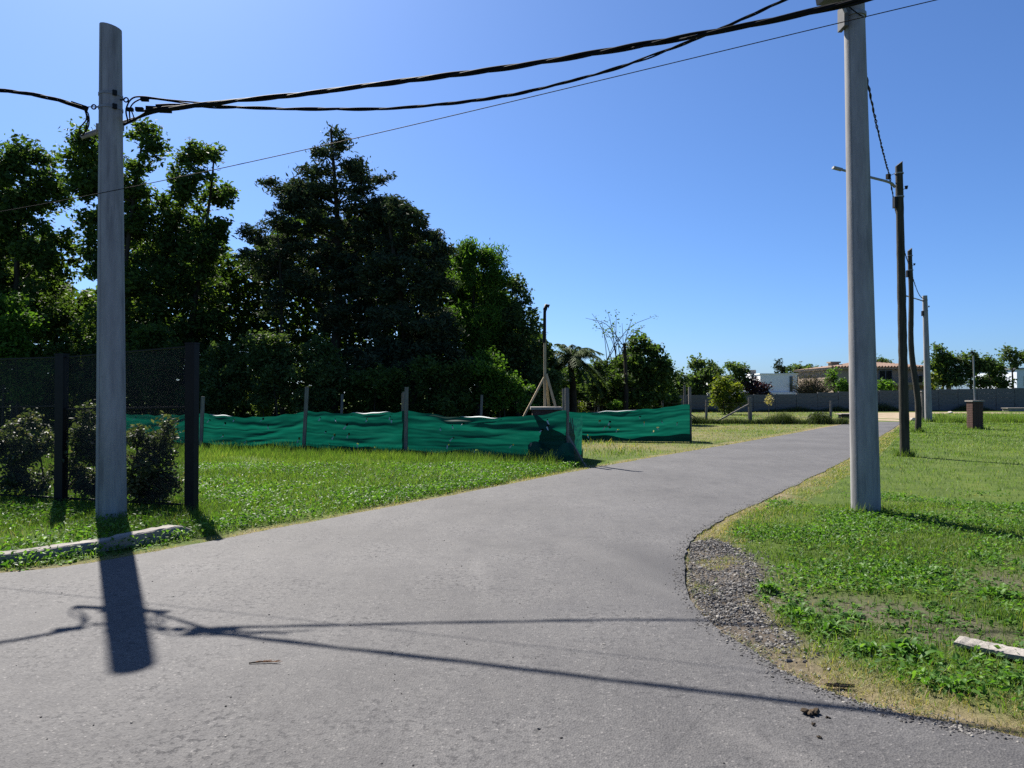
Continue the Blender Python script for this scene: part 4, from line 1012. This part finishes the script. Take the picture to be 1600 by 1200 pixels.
# ------------------------------------------------------------------ kerbs
def kerb(name, label, pts, w, hts):
    root_c = np.mean(pts, axis=0); n = len(pts); P = np.asarray(pts, float); T = np.gradient(P, axis=0); T /= np.linalg.norm(T, axis=1)[:, None]
    S = np.c_[-T[:, 1], T[:, 0], 0 * T[:, 0]]; mb = MB()
    prof = [(0, -.1), (0, .86), (.10, 1), (.9, 1), (1, .88), (1, -.1)]
    V = np.stack([P + S * w * a + np.array((0, 0, 1.))[None] * (hts * b)[:, None] for a, b in prof], 1).reshape(-1, 3)
    V[:, 2] += RNG.normal(0, .003, len(V)); k = len(prof)
    f = [(i * k + j, i * k + (j + 1) % k, (i + 1) * k + (j + 1) % k, (i + 1) * k + j) for i in range(n - 1) for j in range(k)]
    mb.add(V, f); mb.add(V[:k], [tuple(range(k))]); mb.add(V[-k:], [tuple(range(k))[::-1]])
    o = mb.build(name, M['concrete'], None, loc=root_c); tag(o, label, 'kerb', 'concrete kerbs'); return o
kp = smooth_line([(-11, 4.3, 0), (-8.2, 5.2, 0), (-6.3, 6.0, 0), gnd(0, 884), gnd(90, 871), gnd(180, 858), gnd(250, 845), gnd(300, 834)], 6)
h_ = np.full(len(kp), .105); h_[-12:] = .125; h_[-4:] = (.125, .115, .09, .05)
kerb('kerb', 'low concrete kerb end in the grass beneath the left pole', kp, .16, h_)
kr = smooth_line([(7.2, 2.3, 0), (5.0, 3.1, 0), (3.75, 3.86, 0), gnd(1600, 1032), gnd(1545, 1020), gnd(1490, 1008)], 6)[::-1]
hk = np.full(len(kr), .026); hk[:2] = (.02, .03)
kerb('kerb', 'pale concrete kerb end half buried in weeds at the right edge', kr, .15, hk)

# ------------------------------------------------------------------ grass, weeds, gravel
GR = RNG
def in_view(x, y, m=1.3): return np.abs(x) < .708 * y * 1.06 + m
def scatter(n, x0, x1, y0, y1, rng):
    x = rng.uniform(x0, x1, n); y = rng.uniform(y0, y1, n); k = in_view(x, y); return x[k], y[k]
LOT = None
def off_road(x, y, pad=.0): return ~inside(ROAD, x, y)

def blades(mb, x, y, z, h, w, rng, tint, seg=2, lean=.45):
    n = len(x); az = rng.uniform(0, 2 * math.pi, n); la = rng.uniform(.05, 1, n) * lean * h
    dx, dy = np.cos(az), np.sin(az); sx, sy = -dy * w / 2, dx * w / 2
    rot = rng.uniform(-1, 1, n); sx, sy = sx * np.cos(rot) - sy * np.sin(rot), sx * np.sin(rot) + sy * np.cos(rot)
    b = np.c_[x, y, z]; sd_ = np.c_[sx, sy, 0 * sx]
    tip = b + np.c_[dx * la, dy * la, h]
    if seg == 1:
        V = np.stack((b - sd_, b + sd_, tip), 1).reshape(-1, 3)
        mb.add(V, np.arange(n)[:, None] * 3 + np.arange(3)[None], tint)
    else:
        m_ = b + np.c_[dx * la * .32, dy * la * .32, h * .58]
        V = np.stack((b - sd_, b + sd_, m_ + sd_ * .75, m_ - sd_ * .75, tip), 1).reshape(-1, 3)
        mb.add(V, np.arange(n)[:, None] * 5 + np.array((0, 1, 2, 3))[None], tint)
        t = np.arange(n)[:, None] * 5 + np.array((3, 2, 4))[None]; base = mb.n - len(V)
        mb.f.setdefault(3, []).append(t + base); mb.t.setdefault(3, []).append(np.broadcast_to(tint, (n,)))

def grass_tint(x, y, rng, d, bias=0.0):
    p = .36 + .16 * wob(x, y, .8, 21) + .10 * wob(x, y, 3.0, 22) + bias
    t = np.clip(p + rng.normal(0, .19, len(x)), 0, .78)
    dead = rng.uniform(0, 1, len(x)) < np.clip(d * 1.1, .025, .9)
    return np.where(dead, rng.uniform(.80, 1, len(x)), t)

def lawn(name, label, n, box, hfun, w, rng, side, seg=2, bias=0.0, keep=1.0):
    x, y = scatter(n, *box, rng); k = off_road(x, y); x, y = x[k], y[k]
    k = side(x, y); x, y = x[k], y[k]
    d, s = dry_soil(x, y)
    pat = .62 + .38 * wob(x, y, .45, 33)
    k = rng.uniform(0, 1, len(x)) < np.clip(pat, .12, 1) * (1 - .72 * np.clip(d, 0, 1)) * (1 - .98 * np.clip(s * 1.1 - .05, 0, 1)) ; x, y, d = x[k], y[k], d[k]
    h = hfun(x, y, rng) * np.clip(1 - .65 * d, .3, 1)
    z = gz(x, y) - .006
    mb = MB(); wd = w * rng.uniform(.6, 1.3, len(x)) * np.clip(y / 9., .7, 3.5)
    blades(mb, x, y, z, h + .012, wd, rng, grass_tint(x, y, rng, d, bias), seg, .95)
    o = mb.build(name, M['grass'], tint=True); tag(o, label, 'grass', None, 'stuff'); return o

rg = np.random.default_rng(50)
road_side = lambda x, y: (.82 * (x - 1.32) - .57 * (y - 14.9)) < 0       # left of the road's axis
def cloth_y(x): return np.interp(x, [A0[0], Aq[0], Bq[0], Cq[0], Dq[0], 1.5], [A0[1], Aq[1], Bq[1], Cq[1], Dq[1], 16.3])
def h_left(x, y, r):
    e = np.clip(1 - dist_line(EDGE_L[8::4], x, y) / 1.2, 0, 1); tall = np.clip(1 - (cloth_y(x) - y) / 2.2, 0, 1)
    return (.045 + .065 * (1 - e) + .16 * tall * (x < 1.0)) * r.uniform(.5, 1.3, len(x)) * (1 + .35 * wob(x, y, .7, 44))
left_near = lambda x, y: road_side(x, y) & (y < np.minimum(cloth_y(x), 30) - .08 + 0.35 * (x < Dq[0])) & (x < 1.6)
lawn('grass', 'uncut green grass between the road and the green cloth', 300000, (-15, 1.6, 3.5, 14.5), h_left, .0075, rg, left_near, 2, .02)
lawn('tall_grass', 'taller seeding grass along the foot of the green cloth', 190000, (-17, 1.6, 14.5, 21.6), h_left, .0055, rg, left_near, 1, .04)
lawn('grass', 'rough grass in front of the trees inside the cloth lot', 26000, (-24, 4, 18.5, 30), lambda x, y, r: .16 * r.uniform(.5, 1.4, len(x)), .010, rg, lambda x, y: road_side(x, y) & (y > cloth_y(x) + .1), 1)
lawn('lawn', 'mown yellowish lawn between the green cloth and the far road', 120000, (.6, 24, 15.8, 38), lambda x, y, r: .045 * r.uniform(.5, 1.5, len(x)), .0075, rg, lambda x, y: road_side(x, y) & ((x > 1.4) | (y > 18)) & (y > 15.9), 1, .22)
lawn('lawn', 'bright lawn strip behind the wire fence', 36000, (2, 46, 38, 60), lambda x, y, r: .09 * r.uniform(.5, 1.4, len(x)), .012, rg, lambda x, y: ~inside(dirt_poly, x, y), 1, .18)
right_side = lambda x, y: ~road_side(x, y)
h_r = lambda x, y, r: (.032 + .02 * np.clip(9 - y, 0, 5) / 5) * r.uniform(.4, 1.4, len(x)) * (1 + .5 * wob(x, y, .5, 45))
lawn('grass', 'low green grass on the right-hand corner verge', 230000, (1.6, 9.5, 2.2, 10.5), h_r, .0075, rg, right_side, 2, .02)
lawn('lawn', 'mown bright green lawn around the roadside poles', 230000, (4.5, 32, 10.3, 38), lambda x, y, r: .045 * r.uniform(.5, 1.5, len(x)), .0072, rg, right_side, 1, .10)

def broad_cover(name, label, n, box, side, size, rng, hz, mat='weed_leaf', dens=None):
    x, y = scatter(n, *box, rng); k = off_road(x, y); x, y = x[k], y[k]; k = side(x, y); x, y = x[k], y[k]
    d, s = dry_soil(x, y); pat = wob(x, y, .55, 71) * .9 + .25 if dens is None else dens(x, y)
    k = rng.uniform(0, 1, len(x)) < np.clip(pat, 0, 1) * (1 - np.clip(1.5 * d, 0, 1)) * (1 - np.clip(1.3 * s, 0, 1)); x, y = x[k], y[k]
    P = np.c_[x, y, gz(x, y) - .004 + hz * rng.uniform(.1, 1, len(x))]; mb = MB(); leaf_quads(mb, P, size, rng, .55, .0, 1.6)
    tag(mb.build(name, M[mat], tint=True), label, 'weeds', None, 'stuff')
broad_cover('clover', 'clover and small broad-leaved weeds on the right corner', 120000, (1.6, 9.5, 2.4, 11.5), right_side, .042, rg, .08)
broad_cover('clover', 'clover and small broad-leaved weeds on the left verge', 130000, (-9, 2, 5.5, 16), left_near, .05, rg, .13, dens=lambda x, y: .35 + .5 * np.clip(1 - dist_line(EDGE_L[8::4], x, y) / 1.6, 0, 1) + .4 * wob(x, y, .6, 72))

def base_tufts():
    rng = np.random.default_rng(66); mb = MB()
    for B, rad, n, h in ((LP, .20, 260, .16), (RB, .21, 420, .17), (P2B, .15, 300, .22), (P3B, .16, 220, .22), (P4B, .24, 220, .25), (PB, .34, 260, .16), (np.array((*gnd(299, 802)[:2], 0)), .10, 160, .16)):
        a = rng.uniform(0, 6.28, n); q = rad * (1 + np.abs(rng.normal(0, .35, n))); x, y = B[0] + q * np.cos(a), B[1] + q * np.sin(a)
        blades(mb, x, y, gz(x, y) - .005, h * rng.uniform(.35, 1.25, n), np.full(n, .007) * max(1, B[1] / 11), rng, rng.uniform(.1, .84, n), 1, .8)
    tag(mb.build('grass_tufts', M['grass'], tint=True), 'longer unmown grass tufts around the feet of the poles', 'grass', None, 'stuff')
base_tufts()
# rosette weeds: each is a plant of its own
def rosette(P, size, label, seed, n=22, group=None):
    rng = np.random.default_rng(seed); P = np.asarray(P, float); mb = MB()
    for k in range(n):
        az = rng.uniform(0, 6.28); Ln = size * rng.uniform(.4, 1.1); w = Ln * rng.uniform(.13, .22); el = rng.uniform(.45, 1.4)
        hd = np.array((math.cos(az), math.sin(az), 0)); sd_ = np.array((-hd[1], hd[0], 0)); t = np.linspace(0, 1, 6)
        o_ = np.array((*rng.normal(0, size * .28, 2), 0)); C = P + o_ + hd * (Ln * t * math.cos(el))[:, None] + np.array((0, 0, 1.)) * (Ln * (math.sin(el) * t - .55 * t * t))[:, None] + np.array((0, 0, .0))
        ww = w * np.sin(np.pi * (.08 + .9 * t ** .8)) * .5 * (1 + .2 * np.sin(t * 17 + k))
        V = np.vstack((C - sd_ * ww[:, None] + (0, 0, .15 * w), C, C + sd_ * ww[:, None] + (0, 0, .15 * w)))
        f = [(a + i, a + i + 1, a + 7 + i, a + 6 + i) for a in (0, 6) for i in range(5)]
        mb.add(V, f, rng.uniform(.0, .9))
    o = mb.build('weed_plant', M['weed_leaf'], None, loc=P, tint=True, smooth=True); tag(o, label, 'weed', group); return o
GW = 'broad-leaved weeds on the right corner'
for i, (u, v, s, lb) in enumerate([(1420, 1020, .20, 'largest bright weed rosette left of the pale kerb end'), (1560, 930, .19, 'leafy weed rosette near the right edge above the kerb end'),
                                   (1250, 960, .16, 'weed clump beside the lower end of the gravel'), (1300, 985, .17, 'weed clump right of the gravel, above the dry strip'),
                                   (1455, 895, .16, 'weed clump in the middle of the verge below the big pole'), (1200, 920, .14, 'small weed clump at the middle of the gravel edge'),
                                   (1340, 1015, .15, 'weed between the largest rosette and the gravel'), (1480, 1075, .15, 'low weed above the dry grass at the lower right'),
                                   (1575, 1065, .14, 'weed under the pale kerb at the right edge'), (1380, 890, .13, 'weed left of the mid-verge weed clump'), (1530, 870, .14, 'weed high on the verge near the right edge')]):
    rosette(gnd(u, v, -.01), s * 1.0, lb, 300 + i, 60, GW)
def weed_tufts(name, label, n, posf, size, seed):
    rng = np.random.default_rng(seed); mb = MB()
    for k in range(n):
        P = posf(rng); sz = size * rng.uniform(.6, 1.2)
        for j in range(9):
            az = rng.uniform(0, 6.28); Ln = sz * rng.uniform(.6, 1.1); w = Ln * .22; hd = np.array((math.cos(az), math.sin(az), 0)); sd_ = np.array((-hd[1], hd[0], 0)); el = rng.uniform(.4, 1.2)
            m_ = P + hd * Ln * .5 * math.cos(el) + (0, 0, Ln * .55 * math.sin(el)); e = P + hd * Ln * math.cos(el) * 1.05 + (0, 0, Ln * .55 * math.sin(el))
            mb.add([P, m_ - sd_ * w / 2, e, m_ + sd_ * w / 2], [(0, 1, 2, 3)], rng.uniform(0, 1))
    tag(mb.build(name, M['weed_leaf'], tint=True), label, 'weeds', None, 'stuff')
def right_spot(rng):
    while True:
        x, y = rng.uniform(1.9, 7.5), rng.uniform(2.8, 9.2); X, Y = np.array([x]), np.array([y])
        if in_view(X, Y, .6)[0] and not inside(ROAD, X, Y)[0] and not inside(GRAVEL_S, X, Y)[0] and dist_line(EDGE_R[::3], X, Y)[0] > .55 and wob(X, Y, .5, 88)[0] > -.25: return np.array((x, y, -.05))
weed_tufts('weeds', 'scattered broad-leaved weeds over the right corner', 1500, right_spot, .10, 401)
def kerb_spot(rng):
    i = rng.integers(12, len(kp) - 1); p = kp[i] + (kp[i + 1] - kp[i]) * rng.uniform(); t = kp[i + 1] - kp[i]; t /= np.linalg.norm(t)
    return p + np.array((t[1], -t[0], 0)) * rng.uniform(.02, .30) * (1 if rng.uniform() < .8 else -1.8) + (0, 0, -.06)
weed_tufts('weeds', 'bright weeds between the left kerb and the asphalt', 120, kerb_spot, .13, 402)

def dry_strip():
    rng = np.random.default_rng(60); mb = MB()
    for E, n, wmax in ((EDGE_R, 34000, .55), (EDGE_L[10:], 9000, .16)):
        seg = np.linalg.norm(np.diff(E, axis=0), axis=1) * (E[:-1, 1] > 2.2) * (E[:-1, 1] < 30) / np.clip(E[:-1, 1], 3, 30) ** .5; k = rng.choice(len(E) - 1, n, p=seg / seg.sum()); t = rng.uniform(0, 1, n)[:, None]; P = E[k] + (E[k + 1] - E[k]) * t
        T = E[k + 1] - E[k]; T /= np.linalg.norm(T, axis=1)[:, None] + 1e-9; N = np.c_[-T[:, 1], T[:, 0]]
        P = P[:, :2] + N * (wmax * rng.uniform(-.03, 1, n) ** 1.0)[:, None]
        o = P[:, 1] > 2.2; P = P[o]; kk = ~inside(ROAD, P[:, 0], P[:, 1]) & in_view(P[:, 0], P[:, 1]) & (~inside(GRAVEL_S, P[:, 0], P[:, 1]) | (wob(P[:, 0], P[:, 1], .2, 92) > .45)) & (wob(P[:, 0], P[:, 1], .25, 91) > -.6)
        P = P[kk]; n_ = len(P)
        blades(mb, P[:, 0], P[:, 1], gz(P[:, 0], P[:, 1]) - .004, rng.uniform(.015, .055, n_), rng.uniform(.003, .006, n_) * np.clip(P[:, 1] / 7, .8, 3), rng, np.where(rng.uniform(0, 1, n_) < .75, rng.uniform(.8, 1, n_), rng.uniform(.3, .7, n_)), 1, 2.2)
    tag(mb.build('dry_grass', M['grass'], tint=True), 'flattened straw-coloured dead grass along the asphalt edges', 'dry grass', None, 'stuff')
dry_strip()

ICO = None
def stones(name, label, P, S, rng, mat='stone', kind='stuff', cat='gravel', z0=None):
    t = (1 + 5 ** .5) / 2
    V0 = np.array([(-1, t, 0), (1, t, 0), (-1, -t, 0), (1, -t, 0), (0, -1, t), (0, 1, t), (0, -1, -t), (0, 1, -t), (t, 0, -1), (t, 0, 1), (-t, 0, -1), (-t, 0, 1)]) / 1.9
    F0_ = np.array([(0, 11, 5), (0, 5, 1), (0, 1, 7), (0, 7, 10), (0, 10, 11), (1, 5, 9), (5, 11, 4), (11, 10, 2), (10, 7, 6), (7, 1, 8), (3, 9, 4), (3, 4, 2), (3, 2, 6), (3, 6, 8), (3, 8, 9), (4, 9, 5), (2, 4, 11), (6, 2, 10), (8, 6, 7), (9, 8, 1)])
    n = len(P); V = V0[None] * rng.uniform(.65, 1.2, (n, 12, 1)) * np.c_[rng.uniform(.7, 1.3, n), rng.uniform(.7, 1.3, n), rng.uniform(.4, .85, n)][:, None] * (S / 2)[:, None, None]
    a = rng.uniform(0, 6.28, n); c, s = np.cos(a), np.sin(a); X = V[:, :, 0] * c[:, None] - V[:, :, 1] * s[:, None]; Y = V[:, :, 0] * s[:, None] + V[:, :, 1] * c[:, None]
    V = np.stack((X, Y, V[:, :, 2]), -1) + P[:, None]; f = (np.arange(n)[:, None, None] * 12 + F0_[None]).reshape(-1, 3)
    mb = MB(); mb.add(V.reshape(-1, 3), f, np.repeat(rng.uniform(0, 1, n) ** 1.2, 20)); o = mb.build(name, M[mat], tint=True); tag(o, label, cat, None, kind); return o
rs_ = np.random.default_rng(70)
lo, hi = GRAVEL_S.min(0), GRAVEL_S.max(0); gx, gy = rs_.uniform(lo[0] - .1, hi[0] + .35, 30000), rs_.uniform(lo[1] - .5, hi[1] + .15, 30000)
g_in = inside(GRAVEL_S, gx, gy); g_near = dist_line(GRAVEL_S, gx, gy); k = (g_in | (rs_.uniform(0, 1, 30000) < .45 * np.exp(-g_near / .14))) & (rs_.uniform(0, 1, 30000) < .85) & ~inside(ROAD, gx, gy)
gx, gy = gx[k], gy[k]; kk = len(gx)
stones('gravel', 'broken grey gravel beside the curved asphalt edge', np.c_[gx, gy, gz(gx, gy) - .003 + .010 * rs_.uniform(0, 1, kk) ** 2 + .006 * g_in[k] * wob(gx, gy, .2, 5)], rs_.uniform(.007, .028, kk) * np.where(rs_.uniform(0, 1, kk) < .05, 1.7, 1), rs_)
px_, py_ = rs_.uniform(-6, 3.5, 1800), rs_.uniform(1.9, 14, 1800); k = inside(ROAD, px_, py_) & in_view(px_, py_) & (rs_.uniform(0, 1, 1800) < np.clip(.55 - .02 * py_, .1, 1)); px_, py_ = px_[k], py_[k]
stones('road_grit', 'tiny loose stones and grit on the asphalt', np.c_[px_, py_, np.full(len(px_), .002)], rs_.uniform(.004, .011, len(px_)) * np.where(rs_.uniform(0, 1, len(px_)) < .08, 1.8, 1), rs_, cat='grit')

ck = rs_.integers(20, 140, 2600); cp = EDGE_R[np.minimum(ck, len(EDGE_R) - 1)][:, :2] + rs_.normal(0, .055, (2600, 2)); cp = cp[(cp[:, 1] > 2.3) & (cp[:, 1] < 14)]
stones('asphalt_crumbs', 'crumbled asphalt and grit along the right road edge', np.c_[cp, np.where(inside(ROAD, cp[:, 0], cp[:, 1]), .001, gz(cp[:, 0], cp[:, 1]))], rs_.uniform(.006, .020, len(cp)), rs_, cat='crumbs')
# loose things on the road
def clod(u, v, s, label, name='clod', tint=.05, group=None):
    P = gnd(u, v); rng = np.random.default_rng(int(u)); q = np.array([P + (rng.uniform(-1, 1) * s * .5, rng.uniform(-1, 1) * s * .4, s * .22) for _ in range(5)])
    o = stones(name, label, q, s * rng.uniform(.45, .85, 5), rng, 'clod_soil', None, name.replace('_', ' ')); o['label'] = label
    if group: o['group'] = group
    return o
clod(1268, 1116, .06, 'dark lump of soil on the asphalt near the lower right', group='soil lumps on the road')
clod(1293, 1122, .018, 'tiny soil crumb just right of the dark lump', group='soil lumps on the road')
clod(1270, 1133, .026, 'small flat soil crumb below the dark lump', group='soil lumps on the road')
clod(1279, 1153, .022, 'soil crumb lowest of those at the lower right', group='soil lumps on the road')
def bark_piece():
    P = gnd(1312, 1073); rng = np.random.default_rng(2); mb = MB()
    for k in range(4):
        x = np.linspace(-.085 + .03 * rng.uniform(), .085 - .04 * rng.uniform(), 7)
        mb.tube(np.c_[P[0] + x, P[1] - .12 * x + .010 * (k - 1.5) + rng.normal(0, .003, 7), .006 + .004 * rng.uniform() + rng.normal(0, .0015, 7)], rng.uniform(.004, .009, 7) * np.sin(np.linspace(.35, 2.8, 7)), 5)
    tag(mb.build('bark_piece', M['bark'], None, loc=P), 'dark strip of bark lying on the right asphalt edge', 'bark')
bark_piece()
def fallen_twig():
    P = gnd(412, 1037); root = empty('fallen_twig', P, 'small reddish-brown pine twig lying on the road', 'twig'); rng = np.random.default_rng(4)
    MB().tube(P + np.array(((-.085, -.006, .006), (-.02, .006, .010), (.05, .012, .008), (.09, .02, .012))), [.004, .0045, .003, .002], 5).build('stem', M['twig_brown'], root)
    nd = MB()
    for k in range(26):
        s = P + np.array((rng.uniform(-.06, .07), .008, .009)); e = s + np.array((rng.uniform(.01, .05), rng.uniform(-.018, .018), rng.uniform(0, .012))); nd.tube([s, e], [.0013, .0007], 3, cap=False)
    nd.build('needles', M['twig_brown'], root)
fallen_twig()

# far lawn: weeds along the wire fence, grass clumps, small box
def fence_weeds():
    rng = np.random.default_rng(80); mb = MB(); n = 15000; u = rng.uniform(862, 1325, n); d = 38.3 - (u - 868) / 429 + rng.normal(0, .18, n)
    hmax = .30 + .22 * wob(u / 18, u * 0, 1., 3) + .5 * np.exp(-((u - 1280) / 17) ** 2) * 1.1 + .25 * np.exp(-((u - 1225) / 20) ** 2)
    x = (u - 800) / F * d; blades(mb, x, d, np.full(n, -.05), np.clip(hmax, .1, 1) * rng.uniform(.4, 1.2, n), np.full(n, .025), rng, rng.uniform(0, 1, n), 1, .6)
    tag(mb.build('fence_weeds', M['weed_dark'], tint=True), 'line of dark weeds along the foot of the wire fence', 'weeds', None, 'stuff')
    mb = MB(); n = 16000; u = rng.uniform(1462, 1640, n); d = rng.uniform(39, 43.5, n); x = (u - 800) / F * d
    blades(mb, x, d, np.full(n, -.05), (.32 + .2 * wob(x, d, .7, 6)) * rng.uniform(.4, 1.2, n), np.full(n, .028), rng, rng.uniform(.15, .84, n), 1, .6)
    tag(mb.build('tall_grass', M['grass'], tint=True), 'band of unmown grass behind the brick meter pillar', 'grass', None, 'stuff')
    mb = MB(); n = 9000; u = rng.uniform(1075, 1620, n); d = np.interp(u, [1040, 1700], [60, 68]) - rng.uniform(.3, 1.1, n); x = (u - 800) / F * d
    hh = np.clip(.35 + .4 * wob(u / 22, u * 0, 1., 8), .08, 1.2); blades(mb, x, d, np.full(n, -.05), hh * rng.uniform(.4, 1.1, n), np.full(n, .05), rng, rng.uniform(0, 1, n), 1, .5)
    tag(mb.build('wall_weeds', M['weed_dark'], tint=True), 'weeds growing along the foot of the panel wall', 'weeds', None, 'stuff')
fence_weeds()
def low_bush(u, d, r, label, seed, mat='weed_dark', leaf=.10):
    x = (u - 800) / F * d; rng = np.random.default_rng(seed); root = empty('low_bush', (x, d, 0), label, 'bush'); mb = MB()
    P = in_ball(rng, 1500, 2.5) * (r, r * .8, r * .62) + (x, d, r * .45); P[:, 2] = np.maximum(P[:, 2], .02); leaf_quads(mb, P, leaf, rng, .4)
    mb.build('foliage', M[mat], root, tint=True); st = MB()
    for k in range(12):
        e = P[rng.integers(len(P))]; st.tube([(x, d, -.05), e], [.02, .006], 4, cap=False)
    st.build('stems', M['bark'], root)
low_bush(1280, 37.5, .60, 'dark rounded bush at the right end of the wire fence', 501)
low_bush(1226, 38, .36, 'smaller dark bush left of the rounded bush on the fence line', 502)
def sapling():
    d = 46; x = (1201 - 800) / F * d; root = empty('sapling', (x, d, 0), 'thin pale sapling with brownish leaves before the wall', 'sapling'); rng = np.random.default_rng(6)
    MB().tube([(x, d, -.05), (x + .02, d, 1.25)], [.02, .01], 5).build('stem', M['post_wood'], root)
    lf = MB(); leaf_quads(lf, in_ball(rng, 150, 2.) * (.32, .3, .38) + (x + .02, d, 1.15), .13, rng, .5, tint=rng.uniform(.86, 1, 150)); lf.build('leaves', M['grass'], root, tint=True)
sapling()
ub = gnd(1320, 653); o = empty('inspection_box', ub, 'low dark inspection box with a pale lid on the far lawn', 'box')
MB().box(ub + (0, 0, .10), (.62, .5, .24)).build('body', M['black_metal'], o); MB().box(ub + (0, 0, .25), (.72, .6, .06)).build('lid', M['concrete'], o)
ub = gnd(1588, 642.5); o = empty('concrete_slab', ub, 'flat pale concrete slab lying by the wall at the right edge', 'slab')
MB().box(ub + (0, 0, .12), (1.9, .8, .24)).build('block', M['concrete'], o); MB().box(ub + (0, 0, .27), (2.1, .9, .06)).build('top_slab', M['concrete'], o)
for u, v, s, lb in ((1427, 657.5, .25, 'pale stone at the end of the dirt track beside the crooked pole'), (1484, 646, .28, 'pale stone on the far right lawn')):
    P = gnd(u, v); stones('stone', lb, np.array([P + (0, 0, .08)]), np.array([s * 1.6]), np.random.default_rng(int(u)), 'pale_stone', None, 'stone')
